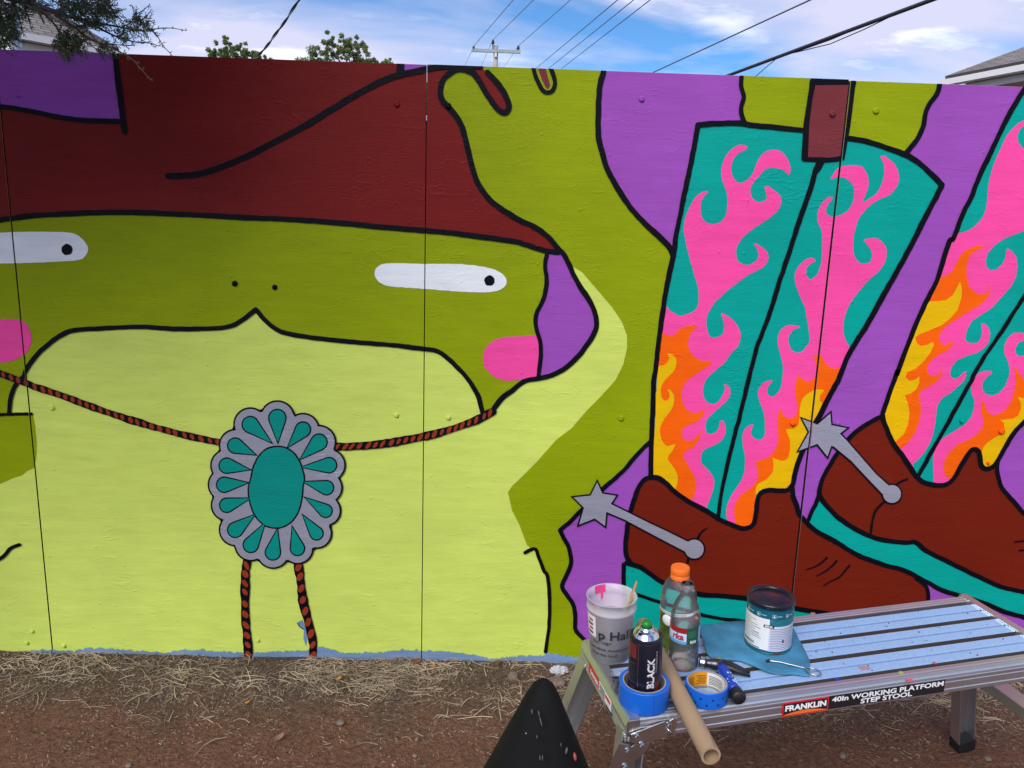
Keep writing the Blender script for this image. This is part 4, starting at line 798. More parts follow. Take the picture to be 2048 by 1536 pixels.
# bottles
def bottle(px, py, prof, lab, n=44):
    o = thing('drink_bottle' if 'cap' in lab else 'water_bottle', lab, 'bottle', place(px, py)); MB().lathe(prof, n, cap=False).build('bottle_wall', pet_m, o, True); return o
g = bottle(1352, 1309, [(0, .004), (.024, .002), (.034, .003), (.0385, .010), (.0390, .050), (.0365, .062), (.0375, .075), (.0395, .090), (.0398, .114), (.0385, .120), (.0398, .126), (.0395, .142), (.0370, .158), (.0310, .174), (.0230, .185), (.0190, .189), (.0190, .194)], 'large clear drink bottle with an orange cap behind the water bottle')
MB().lathe([(.0195, .187), (.0205, .188), (.0205, .196), (.0198, .197), (.0205, .198), (.0205, .211), (.0190, .2135), (0, .2138)], 36).build('cap', mat('cap_orange', (.88, .17, .012), .4), g, autosmooth=35)
band(.0401, .114, .0401, .1205, VA-1.7, VA+1.7, 'label_strip', stick_w, g); band(.0400, .080, .0401, .114, VA-1.6, VA-.3, 'label', mat('label_green', (.075, .12, .015), .4, noise=(60, .5, (.03, .05, .01))), g); band(.0394, .030, .0394, .080, VA-1.7, VA+1.2, 'label', mat('label_green2', (.10, .16, .02), .4, noise=(60, .5, (.05, .07, .01))), g)
for i in range(16): band(.0403, .1155, .0403, .1190, VA-1.3+i*.11, VA-1.3+i*.11+.06, 'lettering', ink_g, g, 3)
MB().lathe([(0, 0), (.013, 0), (.012, .0008), (0, .0010)], 20, Matrix.Translation(Vector((.0398*math.cos(VA-.62), .0398*math.sin(VA-.62), .100))) @ Vector((math.cos(VA-.62), math.sin(VA-.62), 0)).to_track_quat('Z', 'Y').to_matrix().to_4x4()).build('emblem', stick_w, g, True)
wb = bottle(1366, 1331, [(0, .003), (.020, .001), (.0285, .003), (.0315, .009), (.0312, .022), (.0292, .027), (.0312, .032), (.0292, .037), (.0312, .042), (.0292, .047), (.0312, .052), (.0292, .057), (.0312, .063), (.0318, .068), (.0318, .107), (.0322, .112), (.0315, .124), (.0265, .145), (.0200, .160), (.0150, .169), (.0140, .174), (.0140, .178), (.0165, .179), (.0165, .182), (.0135, .183), (.0135, .196), (.0115, .196)], 'small water bottle without a cap, red and green label')
wm = clear('water', (.97, .99, 1), .10, .02)
MB().lathe([(0, .004), (.019, .003), (.0275, .005), (.0304, .010), (.0300, .022), (.0283, .027), (.0300, .032), (.0283, .037), (.0300, .042), (.0283, .047), (.0300, .052), (.0283, .057), (.0300, .063), (.0307, .068), (.0309, .110), (0, .110)], 40).build('water', wm, wb, True)
band(.0321, .070, .0321, .094, VA-1.9, VA+.10, 'label', mat('label_pale', (.50, .68, .84), .4), wb); band(.0321, .070, .0321, .107, VA+.10, VA+1.05, 'label', mat('label_dgreen', (.012, .085, .045), .4), wb); band(.0322, .094, .0322, .107, VA-1.9, VA+.10, 'label', mat('label_red', (.30, .012, .02), .4), wb); band(.0322, .0695, .0322, .076, VA-1.9, VA+.09, 'label', mat('label_blue', (.10, .38, .75), .4), wb); band(.0321, .070, .0321, .107, VA+1.05, VA+1.9, 'label', mat('label_blue2', (.35, .5, .8), .4), wb)
wrap(text('rka', .020, -.0295, 0, .0008, shear=.15), .0325, .079, VA, 'lettering', mat('ink_wine', (.36, .02, .04), .4), wb)
band(.0324, .072, .0324, .078, VA+.35, VA+.78, 'barcode', stick_w, wb, 6)
for i in range(6): band(.0326, .0727, .0326, .0775, VA+.40+i*.055, VA+.42+i*.055, 'barcode', ink_k, wb, 1)
for i in range(4): band(.0324, .086+i*.004, .0324, .0875+i*.004, VA+.2, VA+.85-.1*(i % 2), 'lettering', mat('print_lgreen', (.06, .2, .13), .4), wb, 4)

# rag, paint can, can opener
ragpx = [(1399,1253),(1402,1268),(1405,1282),(1409,1297),(1414,1311),(1425,1320),(1450,1321),(1483,1324),(1502,1332),(1520,1341),(1546,1350),(1590,1352),(1620,1354),(1620,1326),(1615,1312),(1609,1299),(1597,1277),(1590,1263),(1585,1255),(1570,1247),(1530,1244),(1487,1243),(1440,1248)]
po = [SZ(a, b, .002) for a, b in ragpx]; b = bmesh.new(); vs = [b.verts.new((q.x, q.y, .002)) for q in po]; fc = b.faces.new(vs); bmesh.ops.triangulate(b, faces=[fc]); bmesh.ops.subdivide_edges(b, edges=b.edges[:], cuts=5, use_grid_fill=True); bmesh.ops.triangulate(b, faces=b.faces[:])
cc = SZ(1535, 1286, 0)
for q in b.verts:
    d = min(1, max(0, ((q.co.x-cc.x)**2+(q.co.y-cc.y)**2)**.5/.055-1)); q.co.z = .0015+d*(.0035+.004*mnoise.noise((q.co.x*22, q.co.y*22, 0))); q.co.z = max(.001, q.co.z)
rag = obj('shop_rag', b, mat('rag_blue', (.060, .29, .50), .95, noise=(26, .3, None), bump=(420, .5)), None, True); rag.matrix_world = ST; mo = rag.modifiers.new('s', 'SOLIDIFY'); mo.thickness = .0012; tag(rag, 'flat blue shop rag spread under the paint can', 'rag')
VA = rad(-122)
pc = thing('paint_can', 'quart paint can with black lid and teal and white label, on the blue rag', 'paint can', place(1535, 1286, .0015))
PR, PH = .0515, .118
MB().lathe([(0, .002), (PR-.002, .001), (PR, .0), (PR, .003), (PR-.001, .004), (PR-.001, PH-.012), (PR, PH-.011), (PR, PH-.009)], 60).build('body', mat('can_teal', (.006, .10, .14), .35), pc, autosmooth=40)
MB().lathe([(PR-.0008, PH-.0095), (PR+.0012, PH-.009), (PR+.0018, PH-.001), (PR, PH+.0016), (PR-.0035, PH+.002), (PR-.0065, PH+.0008), (PR-.0075, PH-.0025), (PR-.010, PH-.003), (PR-.012, PH-.0015), (0, PH-.0012)], 60).build('lid', mat('lid_black', (.010, .009, .018), .28), pc, True)
lr = PR-.0004
teal_l = mat('label_teal', (.005, .105, .16), .35); teal_2 = mat('label_teal_light', (.02, .19, .24), .35, noise=(160, .3, None)); pale = mat('label_lavender', (.62, .64, .78), .4)
band(lr, .086, lr, .105, VA-1.8, VA+1.9, 'label', teal_l, pc, 40); band(lr+.0002, .070, lr+.0002, .086, VA-.28, VA+1.9, 'label', teal_2, pc, 30)
band(lr, .009, lr, .0705, VA+.02, VA+1.9, 'label', pale, pc, 30); band(lr+.0004, .010, lr+.0004, .0865, VA-1.8, VA+.02, 'label', stick_w, pc, 30); band(lr+.0005, .0655, lr+.0005, .0725, VA-.22, VA+.22, 'label', ink_k, pc, 8)
wrap(fit(text('BEHR', .01, bold=.0003), -.0085, 0, .0085, .0046), lr+.0008, .0667, VA, 'lettering', ink_w, pc)
rg = random.Random(2)
for i in range(9): band(lr+.0007, .030+i*.0058, lr+.0007, .0312+i*.0058, VA-1.35+rg.uniform(0, .2), VA-.25-rg.uniform(0, .6), 'lettering', mat('ink_soft', (.16, .16, .18), .5), pc, 6)
for i in range(13): band(lr+.0003, .0125+i*.0042, lr+.0003, .0143+i*.0042, VA+.08, VA+1.35-rg.uniform(0, .25), 'lettering', mat('ink_violet', (.26, .27, .36), .5), pc, 8)
for i in range(20): band(lr+.0007, .0175, lr+.0007, .0245, VA-1.28+i*.034, VA-1.28+i*.034+rg.uniform(.008, .024), 'barcode', ink_k, pc, 1)
wrap(fit(text('33222', .01), -.030, 0, -.012, .0085), lr+.0008, .040, VA-.15, 'lettering', mat('ink_grey', (.2, .2, .22), .5), pc); band(lr+.0007, .0115, lr+.0007, .0135, VA-1.25, VA-.35, 'lettering', ink_k, pc, 6)
for k, a in enumerate((-1.15, -.55, .12, .72)): band(lr+.0003, .0895, lr+.0003, .0985, VA+a, VA+a+.15, 'pictogram', mat('picto', (.35, .55, .62), .4), pc, 3); band(lr+.0005, .0905, lr+.0005, .0975, VA+a+.02, VA+a+.13, 'pictogram', teal_l, pc, 3); band(lr+.0007, .092, lr+.0007, .0955, VA+a+.045, VA+a+.10, 'pictogram', ink_w, pc, 3); band(lr+.0003, .0935, lr+.0003, .0955, VA+a+.19, VA+a+.42, 'lettering', mat('picto2', (.30, .5, .58), .4), pc, 4)
band(lr+.0008, .030, lr+.0008, .037, VA+.62, VA+.70, 'paint_dab', mat('dab_navy', (.01, .02, .10), .3), pc, 3); band(PR+.0003, .0005, PR+.0003, .0055, VA+.28, VA+.62, 'paint_dab', mat('dab_red', (.16, .03, .03), .4), pc, 6)
op = thing('can_opener', 'bent wire paint can opener with a ring end on the blue rag', 'can opener', ST)
a = SZ(1536, 1321, .009); b_ = SZ(1560, 1324, .009); c = SZ(1606, 1335, .008); rc = SZ(1626, 1343, .007)
dr = (rc-c).normalized(); pr_ = Vector((-dr.y, dr.x, 0)); ring = [rc+dr*(.0165*math.cos(u))+pr_*(.0115*math.sin(u)) for u in [math.pi+i*2*math.pi/22 for i in range(23)]]
MB().tube([a+Vector((-.004, 0, -.004)), a, b_, c]+ring[:1], .0016, 8).build('shank', wire_s, op, True); MB().tube(ring, .0016, 8, False).build('ring', wire_s, op, True); MB().box((-.004, -.003, -.002), (.005, .003, .0015), Matrix.Translation(a)).build('tip', ink_k, op)

# claw hammer
hm = thing('hammer', 'blue gripped claw hammer lying between the thin tape roll and the rag', 'hammer', ST)
hz = .0155; A = SZ(1399, 1324, hz); B = SZ(1437, 1329, hz); C_ = SZ(1443, 1334, hz); D_ = SZ(1479, 1398, hz); dk = mat('forged_steel', (.10, .10, .11), .35, .9); blk = mat('grip_black', (.010, .010, .012), .5)
grip = mat('grip_blue', (.006, .05, .42), .42, noise=(55, .0, None)); ax = (B-A).normalized(); H0 = Matrix.Translation(A) @ ax.to_track_quat('Z', 'Y').to_matrix().to_4x4(); hl = (B-A).length
MB().lathe([(0, 0), (.0105, .0), (.0122, .0015), (.0122, .011), (.0090, .0135), (.0085, hl*.45), (.0105, hl*.62), (.0120, hl*.8), (.0115, hl+.008), (0, hl+.010)], 24, H0).build('head', dk, hm, True)
MB().lathe([(.0125, .002), (.0125, .0105)], 24, H0, cap=False).build('striking_face', steel, hm, True)
cl = SZ(1500, 1349, .006)
for s_ in (-1, 1):
    w_ = Vector((-ax.y, ax.x, 0))*s_*.006; MB().tube([B+ax*.004+w_*.4, B.lerp(cl, .35)+w_+Vector((0, 0, .004)), B.lerp(cl, .7)+w_+Vector((0, 0, .002)), cl+w_*1.1], [.0095, .0085, .0062, .0028], 10).build('claw', blk, hm, True)
MB().box((-.006, -.004, .0), (.006, .006, .0145), Matrix.Translation(SZ(1437, 1329, hz-.004))).build('decal', mat('decal_yellow', (.55, .42, .03), .5, noise=(300, .8, (.03, .03, .02))), hm, bevel=.002)
hd = (D_-C_); pts = [C_-hd*.02, C_+hd*.12, C_+hd*.35, C_+hd*.6, C_+hd*.80]
m = MB().tube(pts, [.0100, .0118, .0125, .0120, .0132], 20); hg = m.build('grip', grip, hm, True)
MB().tube([C_+hd*.795, C_+hd*.9, C_+hd*.97, C_+hd*1.0], [.0135, .0150, .0150, .0125], 20).build('butt', blk, hm, True)
rg = random.Random(9); m = MB()
for i in range(26):
    t_ = rg.uniform(.3, .72); an = rg.uniform(.6, 2.3); c0 = C_+hd*t_+Vector((math.cos(an)*.0125, 0, math.sin(an)*.0123)); r = rg.uniform(.0006, .002); m.add([c0+Vector((r*math.cos(k*1.26)*1.4, r*math.sin(k*1.26)*2, .0002)) for k in range(5)], [(0, 1, 2, 3, 4)])
m.build('paint_flecks', mat('fleck_pale', (.55, .68, .78), .5), hm, kind='stuff')
# grey ferrule brush lying behind the bottles
bb = thing('flat_brush', 'grey and black brush lying half hidden behind the bottles', 'brush', ST); a = SZ(1318, 1270, .012); b_ = SZ(1348, 1288, .010)
MB().tube([a, a.lerp(b_, .25)], [.009, .0075], 12).build('bristles', blk, bb, True); MB().tube([a.lerp(b_, .24), b_], [.0070, .0062], 12).build('ferrule', mat('ferrule_grey', (.20, .20, .21), .4, .6), bb, True)

# ------------------------------------------------------------------ black tapering pylon at the bottom edge
Yp = -1.42; ap = at_y(1088, 1362, Yp); L2 = at_y(985, 1536, Yp); R2 = at_y(1182, 1536, Yp); py = thing('plastic_pylon', 'black scuffed tapering plastic pylon with paint flecks, cut off by the bottom edge', 'pylon', Matrix.Translation((ap.x, Yp, 0)))
hz_ = ap.z; wz = L2.z; hl_ = ap.x-L2.x; hr_ = R2.x-ap.x; k_ = (hz_-wz)
def ring_(t):
    """t = 0 apex .. 1 ground; rounded four-sided section with a crease on the right"""
    z = hz_*(1-t); s_ = (hz_-z)/k_; a_ = .012+(hl_-.012)*s_; b_ = .012+(hr_-.012)*s_; o = []
    for i in range(28):
        u = 2*math.pi*i/28; c_, n_ = math.cos(u), math.sin(u); e = .72; x = (abs(c_)**e)*(1 if c_ > 0 else -1)*(b_ if c_ > 0 else a_); y = (abs(n_)**e)*(1 if n_ > 0 else -1)*(.016+.052*s_**.9)
        o.append((x-.004*s_, y, z))
    return o
v = []; f = []; T_ = [0, .012, .03, .06, .1, .16, .24, .34, .46, .6, .75, .9, 1]
for i, t_ in enumerate(T_):
    r_ = ring_(t_); sh = (.45, .9, 1, 1)[min(i, 3)]; v += [(p[0]*sh, p[1]*sh, p[2]+(gz(ap.x, Yp) if t_ == 1 else 0)) for p in r_]
    if i: f += [((i-1)*28+k, (i-1)*28+(k+1) % 28, i*28+(k+1) % 28, i*28+k) for k in range(28)]
f.append(list(range(28)))
bm_ = MB().add(v, f); bm_.build('shell', mat('scuffed_black', (.0050, .0050, .0060), .8, 0, .14, noise=(9, .4, (.008, .008, .0075)), bump=(60, .08)), py, True)
rg = random.Random(4)
def dab(px, pyy, w_, h_, col, an=0):
    P = at_y(px, pyy, Yp); z = P.z; s_ = (hz_-z)/k_; y = -(.016+.052*s_**.9)*.985-.002; x = P.x-ap.x; d_ = ray(px, pyy); y2 = y
    P2 = at_y(px, pyy, Yp+y2); n_ = 8; m = MB()
    m.lathe([(0, -.002), (w_, -.0012), (w_*.7, .0008), (0, .001)], 8, Matrix.Translation((P2.x-ap.x, y2, P2.z)) @ Matrix.Rotation(rad(68), 4, 'X') @ Matrix.Rotation(an, 4, 'Z') @ Matrix.Diagonal((1, h_/w_, 1, 1)))
    m.build('paint_fleck', mat('fleck', col, .6), py, True)
for (a, b, w_, h_, col, an) in ((1150, 1514, .0022, .006, (.35, .06, .04), .2), (1133, 1502, .0018, .005, (.07, .07, .08), -.2), (1078, 1428, .0012, .005, (.07, .065, .05), .3), (1082, 1444, .0008, .007, (.13, .12, .07), .3), (1064, 1424, .0016, .004, (.05, .05, .055), .1), (1074, 1474, .0012, .003, (.05, .05, .06), 0), (1052, 1467, .0008, .001, (.4, .4, .4), 0), (1080, 1516, .0009, .004, (.08, .08, .09), 0), (1085, 1516, .0009, .004, (.08, .08, .09), 0), (1122, 1490, .0009, .003, (.06, .06, .07), 0)): dab(a, b, w_, h_, col, an)
yt = at_y(1051, 1412, Yp); MB().box((-.003, -.004, -.008), (.004, .004, .008), Matrix.Translation((yt.x-ap.x, .008, yt.z)) @ Matrix.Rotation(.3, 4, 'Y')).build('yellow_tab', mat('tab_yellow', (.72, .46, .02), .5), py, bevel=.002)

# ------------------------------------------------------------------ beyond the wall: houses
shing = mat('shingles', (.20, .175, .165), .9)
t = shing.node_tree; n = t.nodes.new; bz = t.nodes['Principled BSDF']; tcn = n('ShaderNodeTexCoord'); br_ = n('ShaderNodeTexBrick'); mpn = n('ShaderNodeMapping'); mpn.inputs['Scale'].default_value = (1, 1, 1)
t.links.new(tcn.outputs['UV'], mpn.inputs['Vector']); t.links.new(mpn.outputs[0], br_.inputs['Vector']); br_.inputs['Scale'].default_value = 1; br_.inputs['Brick Width'].default_value = .13; br_.inputs['Row Height'].default_value = .042; br_.inputs['Mortar Size'].default_value = .006
br_.inputs['Color1'].default_value = (.27, .24, .23, 1); br_.inputs['Color2'].default_value = (.19, .165, .16, 1); br_.inputs['Mortar'].default_value = (.075, .065, .065, 1); t.links.new(br_.outputs['Color'], bz.inputs['Base Color'])
white_trim = mat('white_trim', (.80, .80, .80), .4); beige = mat('beige_siding', (.50, .42, .35), .7); soff = mat('beige_soffit', (.42, .34, .28), .7); brickm = mat('pale_siding', (.62, .60, .58), .8)
def house(e1, e2, side, depth, lab, name='house', wallm=beige, pitch=.74):
    e1 = Vector(e1); e2 = Vector(e2); u = (e2-e1); u.z = 0; Lh = u.length; u.normalize(); nin = Vector((-u.y, u.x, 0))*side      # inward, away from the mural wall
    ho = thing(name, lab, 'house', Matrix.Translation((e1.x, e1.y, 0))); loc = lambda p: p-Vector((e1.x, e1.y, 0)); ze = e1.z; s_ = depth/2
    e0 = e1-u*3; R1 = e0+nin*s_+Vector((0, 0, s_*pitch))
    R2 = e2-u*s_+nin*s_+Vector((0, 0, s_*pitch)); B0 = e0+nin*depth; B2 = e2+nin*depth
    def slope(P, name='roof'):
        me_v = [loc(p) for p in P]; o = obj(name, (me_v, [list(range(len(P)))]), shing, ho); uv = o.data.uv_layers.new(); a = P[0]; ux = (P[1]-P[0]).normalized(); nn = ux.cross(P[2]-P[0]).normalized(); vx = nn.cross(ux)
        for li, lp in enumerate(o.data.loops): d = P[lp.vertex_index]-a; uv.data[li].uv = (d.dot(ux), abs(d.dot(vx)))
        m_ = o.modifiers.new('s', 'SOLIDIFY'); m_.thickness = .05; m_.offset = -1; return o
    slope([e0, e2, R2, R1]); slope([e2, B2, R2]); slope([B2, B0, R1, R2])
    MB().tube([loc(e2), loc(R2)], .05, 6).build('ridge_cap', shing, ho)
    def bar(p0, p1, w0, h0, z, name, mt, off=0):
        d = (p1-p0).normalized(); s2_ = Vector((-d.y, d.x, 0))*side; q = [p0+s2_*off, p1+s2_*off, p1+s2_*(off+w0), p0+s2_*(off+w0)]; m = MB(); m.add([loc(Vector((a.x, a.y, z))) for a in q]+[loc(Vector((a.x, a.y, z+h0))) for a in q], [(0,1,2,3),(7,6,5,4),(0,4,5,1),(1,5,6,2),(2,6,7,3),(3,7,4,0)]); return m.build(name, mt, ho)
    bar(e0-u*0, e2, .09, .05, ze-.045, 'gutter', white_trim, -.08); bar(e0, e2, .03, .055, ze-.105, 'fascia', white_trim, .02)
    bar(e0, e2, .62, .02, ze-.108, 'soffit', soff, .055); bar(e0, e2-u*.5, depth-1.2, ze-.12, 0, 'wall', wallm, .60)
    bar(e0, e2-u*.5, .04, .10, ze-.215, 'frieze', soff, .55)
    k = 0; z = .3
    while z < ze-.4: bar(e0, e2-u*.5, .012, .16, z, 'siding_board', wallm, .586); z += .17
    return ho
EZ = 2.75
house(at_z(10, 63, EZ), at_z(232, 105, EZ), 1, 5.0, 'low house with brown shingles and white gutter behind the juniper, at the left')
h2a, h2b = at_z(2040, 135, EZ+.1), at_z(1893, 163, EZ+.1)
house(h2a, h2b, -1, 6.5, 'low house with grey shingles and white gutter behind the wall, at the far right', wallm=brickm, pitch=.52)
# galvanised post beside the left house
pp = at_y(24, 98, 3.4); po_ = thing('metal_post', 'galvanised round post rising behind the wall under the juniper', 'post', Matrix.Translation((pp.x, 3.4, 0)))
galv = mat('galvanised', (.42, .47, .52), .45, .6, noise=(8, .3, None))
MB().lathe([(.062, -.05), (.062, 3.3)], 24).build('pipe', galv, po_, True); MB().lathe([(.066, 3.3), (.067, 3.34), (.04, 3.37), (0, 3.38)], 24).build('cap', galv, po_, True); MB().lathe([(.066, 2.40), (.069, 2.41), (.069, 2.47), (.066, 2.48)], 24).build('clamp', alu_d, po_, True)

# ------------------------------------------------------------------ utility pole and lines
YP = 36.0; pt = at_y(992, 91, YP); arm_z = at_y(992, 103, YP).z; polem = mat('pole_wood', (.40, .36, .33), .9, noise=(3, .3, None)); armm = mat('crossarm_wood', (.34, .44, .47), .8, noise=(6, .2, None)); ins = mat('insulator', (.06, .07, .09), .3)
pole = thing('utility_pole', 'wooden utility pole with a pale crossarm and three insulators far behind the wall', 'pole', Matrix.Translation((pt.x, YP, 0)))
MB().lathe([(.17, 0), (.105, pt.z)], 16).build('post', polem, pole, True)
la, ra = at_y(944, 103.5, YP), at_y(1041, 104, YP)
MB().box((la.x-pt.x, -.16, arm_z-.07), (ra.x-pt.x, -.04, arm_z+.07)).build('crossarm', armm, pole)
MB().box((-.05, -.19, arm_z-.27), (.05, -.10, arm_z-.09)).build('bracket', mat('bracket_white', (.7, .7, .7), .5), pole)
pins = []
for (x, y) in ((947.3, 95.5), (986, 83), (1036.5, 95)):
    q = at_y(x, y, YP-.1); pins.append(q); zz = arm_z+.07; M_ = Matrix.Translation((q.x-pt.x, -.1, 0))
    i_ = MB().lathe([(.025, zz-.02), (.025, q.z-.12), (.07, q.z-.11), (.05, q.z-.05), (.08, q.z-.04), (.05, q.z+.02), (.06, q.z+.04), (.03, q.z+.08), (0, q.z+.09)], 12, M_).build('insulator', ins, pole, True)
cab = mat('cable_black', (.02, .022, .03), .6); wirem = mat('wire_grey', (.07, .075, .095), .5)
def wire(name, pts, r, lab, cat='wire', sag=.0, group=None, mt=None, n=24):
    P = [Vector(p) for p in pts]; o = []
    for i in range(len(P)-1):
        for k in range(n): t_ = k/n; q = P[i].lerp(P[i+1], t_); q.z -= sag*4*t_*(1-t_); o.append(q)
    o.append(P[-1]); c = MB().tube(o, r, 6).build(name, mt or wirem, None, True); return tag(c, lab, cat, group)
def extend(a, b, k): return a+(b-a)*k
GW = 'wires strung from the utility pole'
for (p0, near, far, lab) in ((pins[0], (1028, 0), (930, 131), 'leftmost of the three wires tied to the crossarm'), (pins[1], (1069, 0), (963, 131), 'middle of the three wires, tied to the pin beside the pole top'), (pins[2], (1143, 0), (1009, 133), 'rightmost of the three wires tied to the crossarm')):
    a = at_y(*near, 24); b = at_y(*far, 70); wire('power_wire', [extend(p0, a, 1.8), p0+Vector((0, 0, .07)), extend(p0, b, 1.6)], .012, lab, 'wire', 0, GW)
for (a, b, lab) in (((1235, 0), (1073, 136), 'leftmost wire of the trio right of the utility pole'), ((1267, 0), (1097, 137), 'middle wire of the trio right of the utility pole'), ((1300, 0), (1122, 138), 'rightmost wire of the trio right of the utility pole')):
    A_ = at_y(*a, 14); B_ = at_y(*b, 30); wire('power_wire', [extend(B_, A_, 1.7), extend(A_, B_, 1.6)], .0105, lab, 'wire', 0, 'trio of parallel wires')
A_ = at_y(1620, 0, 12); B_ = at_y(1306, 145, 20); wire('power_wire', [extend(B_, A_, 1.6), extend(A_, B_, 1.5)], .014, 'single grey wire sloping down between the trio and the thick cable', 'wire')
A_ = at_y(1868, -2, 9); B_ = at_y(1456, 151, 14)
k0 = .135; wire('thick_cable', [extend(B_, A_, 1.7), A_, B_, extend(A_, B_, 1.5)], .030, 'thick black cable bundle sloping down at the upper right', 'cable', 0, 'black cables at the upper right', cab)
A2 = at_y(1700, 42, 10.6); B2 = at_y(1575, 106, 12.4); mid = at_y(1648, 84, 11.5)
wire('thin_cable', [at_y(1866, 2, 9), at_y(1806, 21, 9.7), at_y(1730, 58, 10.5), at_y(1660, 88, 11.3), at_y(1594, 104, 12.1), at_y(1560, 111, 12.6), at_y(1512, 152, 13.6), at_y(1490, 170, 14)], .008, 'thin slack cable hanging lowest under the thick black cable', 'cable', 0, 'black cables at the upper right', cab, 6)
wire('thin_cable', [at_y(1810, 18, 9.7), at_y(1740, 46, 10.4), at_y(1660, 80, 11.3), at_y(1600, 101, 12), at_y(1565, 110, 12.5)], .008, 'thin slack cable between the thick cable and the lowest one', 'cable', 0, 'black cables at the upper right', cab, 6)
# twisted service drop on the left
A_ = at_y(594, -6, 6.5); B_ = at_y(508, 122, 8); tw = thing('service_drop', 'twisted pale and dark service cable dropping behind the wall at the left', 'cable', Matrix.Translation(B_))
crv = []; A3 = extend(B_, A_, 1.6)
for i in range(120): t_ = i/119; q = B_.lerp(A3, t_); q.z -= .10*4*t_*(1-t_)*.6; crv.append(q)
for ph, mt_, r in ((0, cab, .0095), (math.pi, mat('cable_silver', (.55, .56, .58), .4, .8), .007)):
    MB().tube([q-B_+Vector((.0085*math.cos(i*.22+ph), 0, .0085*math.sin(i*.22+ph))) for i, q in enumerate(crv)], r, 7).build('strand', mt_, tw, True)

# ------------------------------------------------------------------ trees beyond the wall
def leaf_mat(name, c, tr_=.25):
    m = mat(name, c, .55, noise=(4, .5, tuple(v*.55 for v in c))); b = m.node_tree.nodes['Principled BSDF']; 
    t_ = m.node_tree; tl = t_.nodes.new('ShaderNodeBsdfTranslucent'); tl.inputs[0].default_value = (*[min(1, v*1.3) for v in c], 1); mx_ = t_.nodes.new('ShaderNodeMixShader'); mx_.inputs[0].default_value = tr_; o_ = t_.nodes['Material Output']
    t_.links.new(b.outputs[0], mx_.inputs[1]); t_.links.new(tl.outputs[0], mx_.inputs[2]); t_.links.new(mx_.outputs[0], o_.inputs['Surface']); return m
bark = mat('bark', (.14, .10, .08), .9, noise=(20, .5, None), bump=(60, .4))
def tree(px, pyy, Y, rw, clumps, lab, seed, leafc, name='leafy_tree'):
    rg = random.Random(seed); top = at_y(px, pyy, Y); th = thing(name, lab, 'tree', Matrix.Translation((top.x, Y, 0))); zt_ = top.z; zc = zt_-rw*1.1
    m = MB(); m.tube([(0, 0, -.05), (.03, 0, zc*.4), (-.02, 0, zc*.75), (0, 0, zt_-.35)], [.07, .055, .04, .012], 8)
    cl = []
    for (dx, dz, r) in clumps: cl.append((Vector((dx, rg.uniform(-.3, .3)*rw, zt_+dz)), r))
    for _ in range(26):
        a = rg.uniform(0, 6.28); h = rg.uniform(0, 1.9); rr = rw*(1.0 if h > .5 else .6)*rg.uniform(.3, 1); cl.append((Vector((rr*math.cos(a), rr*math.sin(a), zt_-.35-h*rw)), rg.uniform(.14, .24)*rw*1.4))
    for c, r in cl: s0 = Vector((0, 0, max(zc*.6, c.z-.6))); m.tube([s0, s0.lerp(c, .55)+Vector((0, 0, .05)), c], [.016, .010, .004], 5)
    m.build('trunk', bark, th, True); v = []; f = []
    cl2 = []
    for c, r in cl:
        for _ in range(9): cl2.append((c+Vector((rg.gauss(0, .7), rg.gauss(0, .7), rg.gauss(0, .6)))*r, r*rg.uniform(.2, .5)))
    for c, r in cl2:
        for _ in range(int(420*max(.12, r/.2)**1.2)):
            d = Vector((rg.gauss(0, 1), rg.gauss(0, 1), rg.gauss(0, 1))).normalized()*r*rg.random()**.45; p = c+Vector((d.x, d.y, d.z*.9)); n_ = Vector((rg.gauss(0, 1), rg.gauss(0, 1), rg.gauss(.6, 1))).normalized(); a_ = n_.orthogonal().normalized(); a_ = Matrix.Rotation(rg.uniform(0, 6.28), 3, n_) @ a_; b_ = n_.cross(a_); s_ = rg.uniform(.014, .028)
            k = len(v); v += [p-a_*s_, p+b_*s_*.45+n_*.004, p+a_*s_, p-b_*s_*.45+n_*.004]; f.append((k, k+1, k+2, k+3))
    obj('crown', (v, f), leafc, th); return th
def dz(y, ref, Y): return at_y(600, y, Y).z-at_y(600, ref, Y).z
Y1 = 8.0; s1 = 10.8/1550
tree(472, 84, Y1, .55, [((x-472)*s1, -(y-84)*s1, r*s1) for x, y, r in ((468, 91, 9), (478, 96, 8), (462, 92, 6), (440, 102, 11), (432, 107, 8), (450, 103, 9), (472, 107, 13), (490, 105, 10), (505, 107, 9), (512, 110, 8), (535, 116, 6), (425, 111, 7))], 'sparse green tree top behind the red hat, beside the twisted cable', 21, leaf_mat('leaf_green', (.26, .34, .13), .4))
Y2 = 9.5; s2_ = 12.2/1550
tree(706, 78, Y2, .75, [((x-706)*s2_, -(y-78)*s2_, r*s2_) for x, y, r in ((712, 86, 9), (690, 92, 10), (668, 92, 11), (660, 102, 10), (700, 98, 14), (722, 98, 12), (676, 110, 14), (708, 113, 16), (730, 114, 12), (642, 112, 9), (637, 118, 7), (655, 118, 10), (748, 124, 9), (766, 112, 7), (765, 120, 9), (690, 124, 14), (664, 124, 10))], 'bushy green tree top above the red hat, left of the utility pole', 22, leaf_mat('leaf_green2', (.27, .34, .14), .4))

